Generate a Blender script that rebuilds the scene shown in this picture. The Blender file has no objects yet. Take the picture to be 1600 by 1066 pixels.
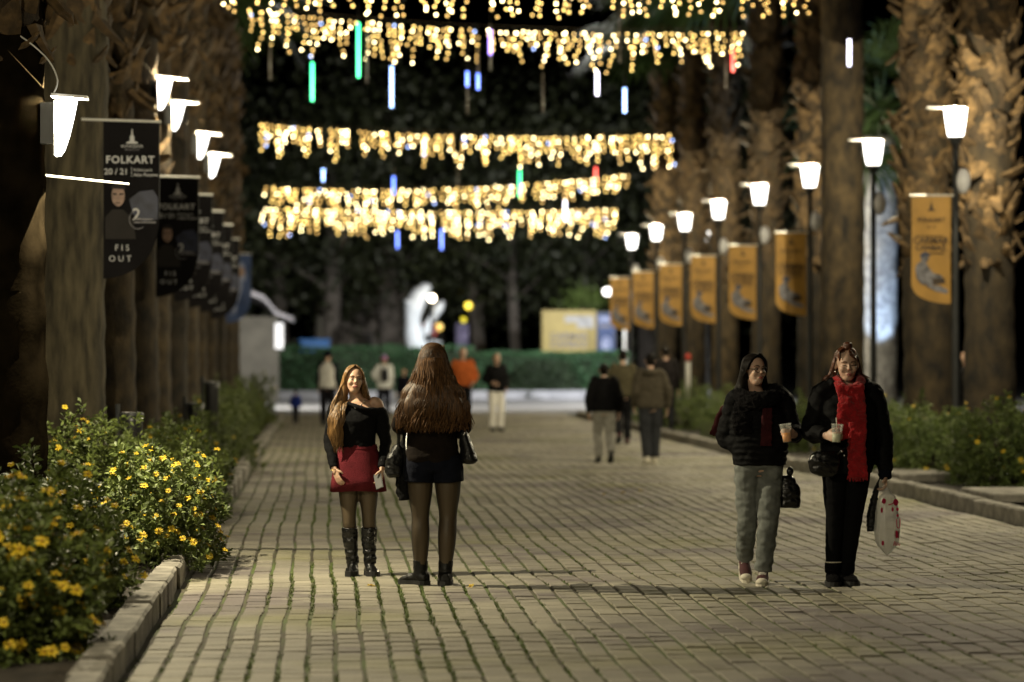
import bpy, bmesh, math, random
from mathutils import Vector as V, Matrix, noise
import numpy as np

# ------------------------------------------------------------------ camera, sky, exposure
SC = bpy.context.scene
COL = SC.collection
FPX = 4444.0                       # focal length in pixels of the 1600 px wide photograph
CAM_H = 1.65
YAW = math.atan(295 / FPX)
PITCH = math.atan(23 / FPX)
cam_d = bpy.data.cameras.new("camera")
cam = bpy.data.objects.new("camera", cam_d)
COL.objects.link(cam)
cam.location = (0, 0, CAM_H)
cam.rotation_euler = (math.pi / 2 + PITCH, 0, -YAW)
cam_d.sensor_width = 36
cam_d.lens = 36 * FPX / 1600
cam_d.clip_end = 2000
cam_d.dof.use_dof = True
cam_d.dof.focus_distance = 20.6
cam_d.dof.aperture_fstop = 1.5
SC.camera = cam

world = bpy.data.worlds.new("World")
SC.world = world
world.use_nodes = True
wn = world.node_tree
bgn = wn.nodes["Background"]
sky = wn.nodes.new("ShaderNodeTexSky")
sky.sky_type = 'NISHITA'
sky.sun_disc = False
sky.sun_elevation = math.radians(-4)
sky.sun_rotation = math.radians(200)
wn.links.new(sky.outputs[0], bgn.inputs[0])
bgn.inputs[1].default_value = 0.05

SC.view_settings.view_transform = 'Standard'
SC.view_settings.look = 'None'
SC.view_settings.gamma = 1
SC.view_settings.exposure = 0.45
SC.cycles.use_denoising = True
SC.cycles.max_bounces = 6
SC.cycles.diffuse_bounces = 3
SC.cycles.transparent_max_bounces = 12
SC.cycles.sample_clamp_indirect = 4.0
SC.cycles.caustics_reflective = False
SC.cycles.caustics_refractive = False
try:
    SC.cycles.use_light_tree = True
except Exception:
    pass

LAMP_W = 560.0      # watts of a lamp
BULB_W = 6.5       # emission of the little bulbs
rnd = random.Random(7)

# ------------------------------------------------------------------ helpers
RM = cam.rotation_euler.to_matrix()
CO = V((0, 0, CAM_H))
def ray(px, py):
    return RM @ V(((px - 800) / FPX, (533 - py) / FPX, -1))
def W(px, py, Y):                       # point on the vertical plane Y = const
    d = ray(px, py)
    return CO + d * (Y / d.y)
def G(px, py, z=0.0):                   # point on the ground
    d = ray(px, py)
    return CO + d * ((z - CAM_H) / d.z)
def zg(x, y):                           # the paving is slightly uneven
    return .006 * math.sin(y * 1.9 + x * .5) + .006 * math.sin(y * .73 + 1.3 - x * .9) + .006 * math.sin(x * 2.1 + y * .31)
def zgs(x, y):
    return zg(x, y) * max(0, min(1, (78 - y) / 6))

def mesh_obj(name, verts, faces, mat, parent=None, smooth=False, loc=None, mats=None, fmat=None):
    me = bpy.data.meshes.new(name)
    me.from_pydata([tuple(v) for v in verts], [], faces)
    if smooth:
        me.polygons.foreach_set("use_smooth", [True] * len(me.polygons))
    if mats:
        for m in mats: me.materials.append(m)
        if fmat is not None: me.polygons.foreach_set("material_index", fmat)
    elif mat: me.materials.append(mat)
    me.update()
    return link(name, me, parent, loc)
def link(name, me, parent=None, loc=None, rot=None, scale=None):
    o = bpy.data.objects.new(name, me)
    COL.objects.link(o)
    if parent is not None: o.parent = parent
    if loc is not None: o.location = loc
    if rot is not None: o.rotation_euler = rot
    if scale is not None: o.scale = scale
    return o
def tag(o, label=None, cat=None, group=None, kind=None):
    if label: o["label"] = label
    if cat: o["category"] = cat
    if group: o["group"] = group
    if kind: o["kind"] = kind
    return o
def empty(name, loc, rz=0, label=None, cat=None, group=None):
    o = bpy.data.objects.new(name, None)
    COL.objects.link(o)
    o.location = loc
    o.rotation_euler = (0, 0, rz)
    o.empty_display_size = .1
    return tag(o, label, cat, group)

class MB:                                # mesh builder
    def __init__(s): s.v = []; s.f = []; s.m = []
    def add(s, vs, fs, mi=0):
        b = len(s.v)
        s.v += [V(p) for p in vs]
        s.f += [tuple(i + b for i in f) for f in fs]
        s.m += [mi] * len(fs)
        return s
    def box(s, c, d, rot=None, mi=0, taper=1.0):
        hx, hy, hz = d[0] / 2, d[1] / 2, d[2] / 2
        vs = []
        for z, t in ((-hz, 1), (hz, taper)):
            vs += [V((-hx * t, -hy * t, z)), V((hx * t, -hy * t, z)), V((hx * t, hy * t, z)), V((-hx * t, hy * t, z))]
        if rot is not None: vs = [rot @ v for v in vs]
        vs = [v + V(c) for v in vs]
        return s.add(vs, [(3, 2, 1, 0), (4, 5, 6, 7), (0, 1, 5, 4), (1, 2, 6, 5), (2, 3, 7, 6), (3, 0, 4, 7)], mi)
    def bbox(s, c, d, b=.01, mi=0):      # box with a chamfered top
        hx, hy, hz = d[0] / 2, d[1] / 2, d[2] / 2
        c = V(c)
        r = []
        for z, i in ((-hz, 0), (hz - b, 0), (hz, b)):
            r += [c + V((-hx + i, -hy + i, z)), c + V((hx - i, -hy + i, z)), c + V((hx - i, hy - i, z)), c + V((-hx + i, hy - i, z))]
        fs = [(3, 2, 1, 0), (8, 9, 10, 11)]
        for k in (0, 4):
            for j in range(4):
                fs.append((k + j, k + (j + 1) % 4, k + 4 + (j + 1) % 4, k + 4 + j))
        return s.add(r, fs, mi)
    def loft(s, rings, cap=True, mi=0):  # rings: lists of points with the same count
        n = len(rings[0]); b = len(s.v)
        for r in rings: s.v += [V(p) for p in r]
        for k in range(len(rings) - 1):
            for j in range(n):
                s.f.append((b + k * n + j, b + k * n + (j + 1) % n, b + (k + 1) * n + (j + 1) % n, b + (k + 1) * n + j)); s.m.append(mi)
        if cap:
            s.f.append(tuple(b + j for j in reversed(range(n)))); s.m.append(mi)
            e = b + (len(rings) - 1) * n
            s.f.append(tuple(e + j for j in range(n))); s.m.append(mi)
        return s
    def lathe(s, prof, c=(0, 0, 0), n=20, mi=0, cap=True):   # prof: (r, z)
        c = V(c)
        return s.loft([[c + V((r * math.cos(2 * math.pi * j / n), r * math.sin(2 * math.pi * j / n), z)) for j in range(n)] for r, z in prof], cap, mi)
    def tube(s, pts, rad, n=8, side=None, mi=0, cap=True, sub=1):
        pts = [V(p) for p in pts]
        rad = [(r, r) if not isinstance(r, (tuple, list)) else r for r in (rad if isinstance(rad, (list, tuple)) and len(rad) == len(pts) else [rad] * len(pts))]
        if sub > 1 and len(pts) > 2: pts, rad = smooth_path(pts, rad, sub)
        rings = []
        prev = None
        for i, p in enumerate(pts):
            t = (pts[min(i + 1, len(pts) - 1)] - pts[max(i - 1, 0)])
            t = t.normalized() if t.length > 1e-9 else V((0, 0, 1))
            ref = prev if prev is not None else (V(side) if side is not None else (V((1, 0, 0)) if abs(t.x) < .9 else V((0, 1, 0))))
            u = ref - t * ref.dot(t)
            u = u.normalized() if u.length > 1e-6 else t.orthogonal().normalized()
            prev = u
            w = t.cross(u)
            rx, ry = rad[i]
            rings.append([p + u * (rx * math.cos(2 * math.pi * j / n)) + w * (ry * math.sin(2 * math.pi * j / n)) for j in range(n)])
        return s.loft(rings, cap, mi)
    def ell(s, c, r, rot=None, n=16, m=10, mi=0):
        c = V(c); b = len(s.v)
        vs = [V((0, 0, -r[2]))]
        for i in range(1, m):
            a = math.pi * i / m - math.pi / 2
            vs += [V((r[0] * math.cos(a) * math.cos(2 * math.pi * j / n), r[1] * math.cos(a) * math.sin(2 * math.pi * j / n), r[2] * math.sin(a))) for j in range(n)]
        vs.append(V((0, 0, r[2])))
        if rot is not None: vs = [rot @ v for v in vs]
        fs = []
        for j in range(n):
            fs.append((0, 1 + (j + 1) % n, 1 + j))
            fs.append((len(vs) - 1, 1 + (m - 2) * n + j, 1 + (m - 2) * n + (j + 1) % n))
        for i in range(m - 2):
            for j in range(n):
                fs.append((1 + i * n + j, 1 + i * n + (j + 1) % n, 1 + (i + 1) * n + (j + 1) % n, 1 + (i + 1) * n + j))
        return s.add([v + c for v in vs], fs, mi)
    def xf(s, M):
        s.v = [M @ v for v in s.v]; return s
    def join(s, o):
        b = len(s.v); s.v += o.v; s.f += [tuple(i + b for i in f) for f in o.f]; s.m += o.m; return s
    def mesh(s, name, mats, smooth=False):
        me = bpy.data.meshes.new(name)
        me.from_pydata([tuple(v) for v in s.v], [], s.f)
        mats = mats if isinstance(mats, (list, tuple)) else [mats]
        for m in mats: me.materials.append(m)
        if len(mats) > 1: me.polygons.foreach_set("material_index", s.m)
        if smooth: me.polygons.foreach_set("use_smooth", [True] * len(me.polygons))
        me.update()
        return me
    def build(s, name, mats, parent=None, smooth=False, loc=None, rot=None):
        return link(name, s.mesh(name, mats, smooth), parent, loc, rot)

def smooth_path(pts, rad, sub):
    P = []; R = []
    n = len(pts)
    for i in range(n - 1):
        p0, p1, p2, p3 = pts[max(i - 1, 0)], pts[i], pts[i + 1], pts[min(i + 2, n - 1)]
        for k in range(sub):
            t = k / sub
            P.append(.5 * ((2 * p1) + (p2 - p0) * t + (2 * p0 - 5 * p1 + 4 * p2 - p3) * t * t + (3 * p1 - p0 - 3 * p2 + p3) * t ** 3))
            w = t * t * (3 - 2 * t)
            R.append((rad[i][0] * (1 - w) + rad[i + 1][0] * w, rad[i][1] * (1 - w) + rad[i + 1][1] * w))
    P.append(pts[-1]); R.append(rad[-1])
    return P, R

TMP = bpy.data.scenes.new("tmp")         # a small scene of its own to evaluate modifiers quickly
def evaluated(o):
    vl = TMP.view_layers[0]
    vl.update()
    me = bpy.data.meshes.new_from_object(o.evaluated_get(vl.depsgraph))
    TMP.collection.objects.unlink(o)
    d = o.data
    bpy.data.objects.remove(o)
    return me
def fuse(mb, name, mats, voxel=.008, it=6, parent=None, disp=0, dscale=8, fac=.5):
    """one continuous skin over overlapping shapes"""
    me = mb.mesh("t", [])
    o = bpy.data.objects.new("t", me)
    TMP.collection.objects.link(o)
    r = o.modifiers.new("r", 'REMESH'); r.mode = 'VOXEL'; r.voxel_size = voxel; r.adaptivity = 0
    if it:
        m = o.modifiers.new("s", 'SMOOTH'); m.iterations = it; m.factor = fac
    res = evaluated(o)
    res.name = name
    res.materials.clear()
    for m in (mats if isinstance(mats, (list, tuple)) else [mats]): res.materials.append(m)
    if disp:                              # creases and folds
        n = len(res.vertices)
        co = np.empty(n * 3); res.vertices.foreach_get("co", co); co = co.reshape(-1, 3)
        no = np.empty(n * 3); res.vertices.foreach_get("normal", no); no = no.reshape(-1, 3)
        for i in range(n):
            p = co[i]
            a = noise.noise(V((p[0] * dscale, p[1] * dscale, p[2] * dscale * 1.8))) + .5 * noise.noise(V((p[0] * dscale * 2.3 + 7, p[1] * dscale * 2.3, p[2] * dscale * 3.6)))
            co[i] += no[i] * disp * a
        res.vertices.foreach_set("co", co.ravel())
    res.polygons.foreach_set("use_smooth", [True] * len(res.polygons))
    res.update()
    return link(name, res, parent)
def text_mesh(s, size=1, mat=None, align='CENTER', bold=0.0, shear=0, spacing=1.0):
    c = bpy.data.curves.new("t", 'FONT')
    c.body = s; c.size = size; c.align_x = align; c.align_y = 'CENTER'; c.offset = bold * size; c.extrude = .0006; c.shear = shear
    c.space_character = spacing; c.resolution_u = 3
    o = bpy.data.objects.new("t", c)
    TMP.collection.objects.link(o)
    me = evaluated(o)
    me.materials.clear()
    if mat: me.materials.append(mat)
    return me

# ------------------------------------------------------------------ materials
def newmat(name):
    m = bpy.data.materials.new(name); m.use_nodes = True
    nt = m.node_tree
    return m, nt, nt.nodes["Principled BSDF"]
def node(nt, t, **kw):
    n = nt.nodes.new(t)
    for k, v in kw.items(): setattr(n, k, v)
    return n
def pmat(name, col, rough=.7, var=.25, scale=12, bump=.0, bscale=60, metal=0, spec=.5, stretch=(1, 1, 1), col2=None, sheen=0, coat=0, detail=4, rnd_obj=0, trans=0):
    m, nt, b = newmat(name)
    L = nt.links
    tc = node(nt, "ShaderNodeTexCoord"); mp = node(nt, "ShaderNodeMapping"); mp.inputs["Scale"].default_value = stretch
    L.new(tc.outputs["Object"], mp.inputs[0])
    nz = node(nt, "ShaderNodeTexNoise"); nz.inputs["Scale"].default_value = scale; nz.inputs["Detail"].default_value = detail
    L.new(mp.outputs[0], nz.inputs["Vector"])
    rp = node(nt, "ShaderNodeValToRGB")
    c2 = col2 or tuple(min(1, c * (1 + var)) for c in col)
    c1 = tuple(c * (1 - var) for c in col)
    rp.color_ramp.elements[0].color = (*c1, 1); rp.color_ramp.elements[0].position = .3
    rp.color_ramp.elements[1].color = (*c2, 1); rp.color_ramp.elements[1].position = .7
    L.new(nz.outputs["Fac"], rp.inputs[0])
    out = rp.outputs[0]
    if rnd_obj:
        oi = node(nt, "ShaderNodeObjectInfo"); mr = node(nt, "ShaderNodeMapRange")
        mr.inputs[3].default_value = 1 - rnd_obj; mr.inputs[4].default_value = 1 + rnd_obj
        L.new(oi.outputs["Random"], mr.inputs[0])
        mx = node(nt, "ShaderNodeMix", data_type='RGBA', blend_type='MULTIPLY'); mx.inputs[0].default_value = 1
        L.new(out, mx.inputs[6]); L.new(mr.outputs[0], mx.inputs[7]); out = mx.outputs[2]
    L.new(out, b.inputs["Base Color"])
    b.inputs["Roughness"].default_value = rough; b.inputs["Metallic"].default_value = metal
    b.inputs["Specular IOR Level"].default_value = spec
    if sheen: b.inputs["Sheen Weight"].default_value = sheen; b.inputs["Sheen Roughness"].default_value = .5
    if coat: b.inputs["Coat Weight"].default_value = coat; b.inputs["Coat Roughness"].default_value = .15
    if trans: b.inputs["Transmission Weight"].default_value = trans
    if bump:
        n2 = node(nt, "ShaderNodeTexNoise"); n2.inputs["Scale"].default_value = bscale; n2.inputs["Detail"].default_value = 5
        L.new(mp.outputs[0], n2.inputs["Vector"])
        bp = node(nt, "ShaderNodeBump"); bp.inputs["Strength"].default_value = bump; bp.inputs["Distance"].default_value = .02
        L.new(n2.outputs["Fac"], bp.inputs["Height"]); L.new(bp.outputs[0], b.inputs["Normal"])
    return m
def emat(name, col, strength, base=(.8, .8, .8)):
    m, nt, b = newmat(name)
    b.inputs["Base Color"].default_value = (*base, 1)
    b.inputs["Emission Color"].default_value = (*col, 1)
    b.inputs["Emission Strength"].default_value = strength
    return m

M = {}
M['soil'] = pmat('soil', (.035, .028, .02), .95, .5, 6, .6, 40)
M['ground'] = pmat('ground_soil', (.04, .036, .028), .95, .4, .8, .4, 10)
M['kerb'] = pmat('kerb_concrete', (.20, .185, .155), .9, .45, 5, .6, 45, col2=(.31, .29, .25), rnd_obj=.15)
M['plaza'] = pmat('plaza_stone', (.20, .197, .19), .8, .12, 1.2, .2, 20)
M['white_stone'] = pmat('white_stone', (.40, .41, .45), .7, .12, 3, .2, 20)
M['metal_dark'] = pmat('dark_painted_metal', (.03, .032, .034), .45, .2, 8, .05, 80)
M['metal_white'] = pmat('white_painted_metal', (.75, .74, .70), .4, .08, 10)
M['black_plastic'] = pmat('black_plastic', (.012, .012, .013), .4, .2, 10)
def lens_mat(name, col, e):              # bright glowing glass that lets the lamp inside shine through
    m, nt, b = newmat(name); L = nt.links
    em = node(nt, "ShaderNodeEmission"); em.inputs[0].default_value = (*col, 1); em.inputs[1].default_value = e
    tr = node(nt, "ShaderNodeBsdfTransparent"); ad = node(nt, "ShaderNodeAddShader")
    tr.inputs[0].default_value = (.9, .9, .9, 1)
    L.new(em.outputs[0], ad.inputs[0]); L.new(tr.outputs[0], ad.inputs[1]); L.new(ad.outputs[0], nt.nodes["Material Output"].inputs[0])
    return m
M['lens'] = lens_mat('lamp_lens_lit', (1, .96, .88), 2.6)
LCOL = (1, .875, .59)
def lamp_light(parent, loc, watts, col=LCOL):
    l = bpy.data.lights.new('lamp_light', 'POINT'); l.energy = watts; l.color = col; l.shadow_soft_size = 0.0
    o = bpy.data.objects.new('lamp_light', l); COL.objects.link(o); o.parent = parent; o.location = loc
    return o
M['globe'] = pmat('frosted_globe', (.75, .75, .78), .3, .05, 5)
M['banner_black'] = pmat('banner_black', (.009, .008, .009), .85, .2, 3, .12, 6, spec=.15)
M['banner_orange'] = pmat('banner_orange', (.46, .25, .045), .6, .18, 3, .12, 6)
M['print_white'] = pmat('print_white', (.62, .62, .64), .6, .05, 5)
M['print_grey'] = pmat('print_grey', (.15, .145, .165), .6, .45, 14, col2=(.30, .29, .32))
M['print_black'] = pmat('print_black', (.016, .013, .012), .8, .2, 5)
M['print_dark'] = pmat('print_dark', (.045, .024, .010), .6, .2, 5)
M['print_skin'] = pmat('print_skin', (.34, .22, .17), .6, .3, 18)
M['print_blue'] = pmat('print_blue', (.035, .04, .075), .6, .4, 8)
M['print_skyblue'] = pmat('print_skyblue', (.18, .26, .6), .6, .5, 6, col2=(.45, .5, .7))
M['yellow_board'] = pmat('yellow_board', (.42, .33, .11), .6, .12, 2)
M['blue_board'] = pmat('blue_board', (.035, .07, .2), .6, .3, 3)
M['rod_grey'] = pmat('grey_rod', (.12, .118, .11), .6, .1, 10)
M['rubber'] = pmat('rubber', (.012, .012, .012), .7, .2, 20)

# paving: tone per stone, patches of moss and purple-grey
def paver_mat():
    m, nt, b = newmat('paver_stone'); L = nt.links
    ge = node(nt, "ShaderNodeNewGeometry")
    at = node(nt, "ShaderNodeAttribute", attribute_name="tone")
    n1 = node(nt, "ShaderNodeTexNoise"); n1.inputs["Scale"].default_value = .45; n1.inputs["Detail"].default_value = 5; n1.inputs["Roughness"].default_value = .6
    n2 = node(nt, "ShaderNodeTexNoise"); n2.inputs["Scale"].default_value = 55; n2.inputs["Detail"].default_value = 4
    mp = node(nt, "ShaderNodeMapping"); mp.inputs["Location"].default_value = (31, 5, 2)
    n3 = node(nt, "ShaderNodeTexNoise"); n3.inputs["Scale"].default_value = .6; n3.inputs["Detail"].default_value = 6
    L.new(ge.outputs["Position"], n1.inputs["Vector"]); L.new(ge.outputs["Position"], n2.inputs["Vector"])
    L.new(ge.outputs["Position"], mp.inputs[0]); L.new(mp.outputs[0], n3.inputs["Vector"])
    r1 = node(nt, "ShaderNodeValToRGB")
    e = r1.color_ramp.elements
    e[0].color = (.150, .130, .125, 1); e[0].position = .40
    e[1].color = (.278, .257, .203, 1); e[1].position = .60
    e.new(.47).color = (.228, .210, .172, 1)
    L.new(n1.outputs["Fac"], r1.inputs[0])
    r3 = node(nt, "ShaderNodeValToRGB")
    r3.color_ramp.elements[0].position = .52; r3.color_ramp.elements[0].color = (0, 0, 0, 1)
    r3.color_ramp.elements[1].position = .70; r3.color_ramp.elements[1].color = (.75, .75, .75, 1)
    L.new(n3.outputs["Fac"], r3.inputs[0])
    mx = node(nt, "ShaderNodeMix", data_type='RGBA'); mx.inputs[7].default_value = (.185, .18, .075, 1)
    L.new(r3.outputs[0], mx.inputs[0]); L.new(r1.outputs[0], mx.inputs[6])
    mr = node(nt, "ShaderNodeMapRange"); mr.inputs[3].default_value = .82; mr.inputs[4].default_value = 1.15
    L.new(at.outputs["Fac"], mr.inputs[0])
    m2 = node(nt, "ShaderNodeMix", data_type='RGBA', blend_type='MULTIPLY'); m2.inputs[0].default_value = 1
    L.new(mx.outputs[2], m2.inputs[6]); L.new(mr.outputs[0], m2.inputs[7])
    mr2 = node(nt, "ShaderNodeMapRange"); mr2.inputs[3].default_value = .7; mr2.inputs[4].default_value = 1.3
    L.new(n2.outputs["Fac"], mr2.inputs[0])
    m3 = node(nt, "ShaderNodeMix", data_type='RGBA', blend_type='MULTIPLY'); m3.inputs[0].default_value = 1
    L.new(m2.outputs[2], m3.inputs[6]); L.new(mr2.outputs[0], m3.inputs[7])
    L.new(m3.outputs[2], b.inputs["Base Color"])
    b.inputs["Roughness"].default_value = .78; b.inputs["Specular IOR Level"].default_value = .3
    bp = node(nt, "ShaderNodeBump"); bp.inputs["Strength"].default_value = .5; bp.inputs["Distance"].default_value = .01
    L.new(n2.outputs["Fac"], bp.inputs["Height"]); L.new(bp.outputs[0], b.inputs["Normal"])
    return m
M['paver'] = paver_mat()
def joint_mat():
    m, nt, b = newmat('joint_soil_moss'); L = nt.links
    ge = node(nt, "ShaderNodeNewGeometry")
    n1 = node(nt, "ShaderNodeTexNoise"); n1.inputs["Scale"].default_value = .7; n1.inputs["Detail"].default_value = 8; n1.inputs["Roughness"].default_value = .7
    L.new(ge.outputs["Position"], n1.inputs["Vector"])
    r = node(nt, "ShaderNodeValToRGB"); e = r.color_ramp.elements
    e[0].position = .43; e[0].color = (.06, .05, .032, 1)
    e[1].position = .60; e[1].color = (.08, .115, .025, 1)
    L.new(n1.outputs["Fac"], r.inputs[0]); L.new(r.outputs[0], b.inputs["Base Color"]); b.inputs["Roughness"].default_value = .95
    return m
M['joint'] = joint_mat()
M['grass'] = pmat('joint_grass', (.09, .15, .025), .7, .45, 6, col2=(.15, .20, .04))

# ------------------------------------------------------------------ the setting
KL, KR = -1.03, 6.80                    # inner faces of the two kerbs
mesh_obj('ground', [(-600, -60, -.12), (600, -60, -.12), (600, 1200, -.12), (-600, 1200, -.12)], [(0, 1, 2, 3)], M['ground'])["kind"] = "structure"

# promenade: bed of joints, stones on it
PY0, PY1 = 11.0, 80.0
def grid_sheet(x0, x1, y0, y1, nx, ny, zf):
    vs = [(x0 + (x1 - x0) * i / nx, y0 + (y1 - y0) * j / ny, zf(x0 + (x1 - x0) * i / nx, y0 + (y1 - y0) * j / ny)) for j in range(ny + 1) for i in range(nx + 1)]
    fs = [(j * (nx + 1) + i, j * (nx + 1) + i + 1, (j + 1) * (nx + 1) + i + 1, (j + 1) * (nx + 1) + i) for j in range(ny) for i in range(nx)]
    return vs, fs
vs, fs = grid_sheet(KL - .05, KR + .05, PY0, PY1, 30, 280, lambda x, y: zgs(x, y) - .010)
prom = mesh_obj('promenade', vs, fs, M['joint'])
tag(prom, kind='structure')
PITX, GAPX, PITY, GAPY = .152, .026, .225, .007
def wig(y): return .006 * math.sin(y * 1.35) + .004 * math.sin(y * 3.1 + .7) + .015 * math.sin(y * .41)
ncol = int((KR - KL) / PITX)
def stone(w, l, h, b, tilt=(0, 0)):
    hx, hy = w / 2, l / 2
    vs = [V((-hx, -hy, -h)), V((hx, -hy, -h)), V((hx, hy, -h)), V((-hx, hy, -h)),
          V((-hx, -hy, -b)), V((hx, -hy, -b)), V((hx, hy, -b)), V((-hx, hy, -b)),
          V((-hx + b, -hy + b, 0)), V((hx - b, -hy + b, 0)), V((hx - b, hy - b, 0)), V((-hx + b, hy - b, 0))]
    for v in vs: v.z += v.x * tilt[0] + v.y * tilt[1]
    return vs
SF = [(8, 9, 10, 11)] + [(k + j, k + (j + 1) % 4, k + 4 + (j + 1) % 4, k + 4 + j) for k in (0, 4) for j in range(4)]
near = []
bv = []; bf = []; tones = []
Rp = random.Random(3)
for c in range(ncol):
    x0 = KL + .03 + (c + .5) * PITX
    off = (c % 2) * PITY * .5 + Rp.uniform(-.03, .03)
    y = PY0 + off
    while y < PY1 - .1:
        x = x0 + wig(y) + Rp.uniform(-.003, .003)
        t = Rp.random()
        pxx = 505 + x / y * FPX
        if 14.35 < y < 16.45 and -30 < pxx < 1625 and len(near) < 300 and x > -.95:
            near.append((x, y, t))
        else:
            d = Rp.gauss(0, .0022)
            vv = stone(PITX - GAPX + Rp.uniform(-.004, .004), PITY - GAPY, .03, .005, (Rp.gauss(0, .012), Rp.gauss(0, .009)))
            o = len(bv)
            z = zgs(x, y) + d
            bv += [(v.x + x, v.y + y, v.z + z) for v in vv]
            bf += [tuple(i + o for i in f) for f in SF]
            tones += [t] * len(SF)
        y += PITY
st = mesh_obj('paving_stones', bv, bf, M['paver'], prom)
st["kind"] = "stuff"
a = st.data.attributes.new("tone", 'FLOAT', 'FACE'); a.data.foreach_set("value", tones)
variants = []
for k in range(8):
    me = bpy.data.meshes.new('paving_stone')
    me.from_pydata([tuple(v) for v in stone(PITX - GAPX, PITY - GAPY, .03, .005, (Rp.gauss(0, .012), Rp.gauss(0, .009)))], [], SF)
    me.materials.append(M['paver'])
    a = me.attributes.new("tone", 'FLOAT', 'FACE'); a.data.foreach_set("value", [(k + .5) / 8] * len(SF))
    variants.append(me)
for x, y, t in near:
    link('paving_stone', variants[int(t * 8) % 8], prom, (x, y, zgs(x, y) + Rp.gauss(0, .0022)))

# grass in the joints
gv = []; gf = []
Rg = random.Random(11)
for c in range(ncol + 1):
    x0 = KL + .03 + c * PITX
    y = 14.0
    while y < 46:
        dens = noise.noise(V((x0 * .7 + 3, y * .22, 1))) + .35 * noise.noise(V((x0 * 2, y * 1.4, 7)))
        cen = math.exp(-((x0 - (.15 + .015 * y)) / .95) ** 2)
        p = .22 * max(0, dens) + .75 * cen * max(0, .22 + 1.3 * dens)
        if Rg.random() < min(.8, p * 1.25):
            for k in range(5):
                x = x0 + wig(y) + Rg.uniform(-.02, .02); yy = y + Rg.uniform(-.03, .03)
                h = Rg.uniform(.008, .022); a = Rg.uniform(0, 6.28); w = .005
                b = V((x, yy, zgs(x, yy) - .010)); o = len(gv)
                lean = V((Rg.uniform(-.014, .014), Rg.uniform(-.014, .014), h))
                gv += [b + V((math.cos(a) * w, math.sin(a) * w, 0)), b - V((math.cos(a) * w, math.sin(a) * w, 0)), b + lean]
                gf.append((o, o + 1, o + 2))
        y += .034
tag(mesh_obj('joint_grass', gv, gf, M['grass']), 'short green grass and moss growing in the joints of the paving', 'grass', kind='stuff')

# plaza at the far end
pl = mesh_obj('plaza', [(-30, 80, -.004), (40, 80, -.004), (40, 109, -.004), (-30, 109, -.004)], [(0, 1, 2, 3)], M['plaza'])
tag(pl, kind='structure')

# planting beds (raised soil) and kerbs of separate stones
def bed(name, x0, x1, y0, y1):
    vs, fs = grid_sheet(x0, x1, y0, y1, 12, 120, lambda x, y: .085 + .03 * noise.noise(V((x * 1.3, y * 1.3, 0))))
    tag(mesh_obj(name, vs, fs, M['soil'], smooth=True), kind='structure')
bed('planting_bed_left', -9, KL - .1, 11, 76)
bed('planting_bed_right', KR + .1, 18, 18, 76)
def kerb(name, xf, sgn, y0, y1, skip=()):
    k = empty(name, (xf, y0, 0)); tag(k, kind='structure')
    y = y0; i = 0
    while y < y1:
        L = .82 + rnd.uniform(-.12, .1)
        if i not in skip:
            w = .17 + rnd.uniform(-.012, .012); h = .16 + rnd.uniform(-.012, .012)
            mb = MB()
            # a worn stone: a grid box with chipped edges
            n = 9
            prof = [(0, -.12), (0, h - .018), (.016, h), (w - .015, h), (w, h - .015), (w, -.12)]
            rings = []
            for j in range(n):
                t = j / (n - 1); ring = []
                for q, (px, pz) in enumerate(prof):
                    ch = .014 * max(0, noise.noise(V((q * 3.1 + y, t * 5, i)))) if 1 <= q <= 4 else 0
                    ring.append(V((sgn * (px + (ch if q <= 2 else -ch)), (t - .5) * (L - .012), pz - ch)))
                rings.append(ring if sgn < 0 else ring[::-1])
            mb.loft(rings)
            o = mb.build('kerb_stone', M['kerb'], k, loc=(rnd.uniform(-.012, .012), y - y0 + L / 2, rnd.uniform(-.01, .006)), rot=(rnd.uniform(-.006, .006), 0, rnd.uniform(-.012, .012)))
        y += L; i += 1
    return k
kerb('kerb_left', KL, -1, 11.2, 76)
kerb('kerb_right', KR, 1, 18, 76, skip=(24, 25))
# pale slabs bridging the right-hand kerb
for (px, py, Yw, lab) in ((1560, 772, 1.5, 'flat pale stone slab behind the kerb beside the flowering shrub'), (1428, 742, 1.6, 'flat pale stone slab behind the kerb, next to the gap in the shrubs')):
    g = G(px, py, .16)
    mb = MB(); mb.bbox((0, 0, 0), (.75, Yw, .09), .015)
    tag(mb.build('stone_slab', M['kerb'], loc=(KR + .21 + .39, g.y, .155)), lab, 'slab')

# ------------------------------------------------------------------ palms
M['trunk'] = pmat('palm_bark', (.015, .011, .006), .9, .75, 5, 1.0, 34, stretch=(1.3, 1.3, .7), detail=10, col2=(.062, .042, .018), rnd_obj=.5)  # mottling and per-palm tone stand in for uneven lamplight on the trunks
M['trunk_shaded'] = pmat('shaded_palm_bark', (.007, .0055, .0035), .95, .6, 4, .08, 30, detail=8, col2=(.016, .012, .007), spec=0)  # darker bark copy: shade on the trunk by the lamp, put into the colour
M['trunk_fissured'] = pmat('lit_fissured_bark', (.07, .058, .034), .9, .7, 7, 1.0, 30, stretch=(1.8, 1.8, .35), detail=8)  # lighter bark copy: lamplight on one trunk is put into the colour
M['boot'] = pmat('palm_leaf_base', (.082, .051, .021), .85, .65, 9, .5, 40, stretch=(1, 1, .4), rnd_obj=.5)
M['fibre'] = pmat('palm_fibre', (.04, .026, .013), .95, .5, 20, .8, 60)
M['frond'] = pmat('palm_frond', (.045, .085, .025), .6, .4, 3)
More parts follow.
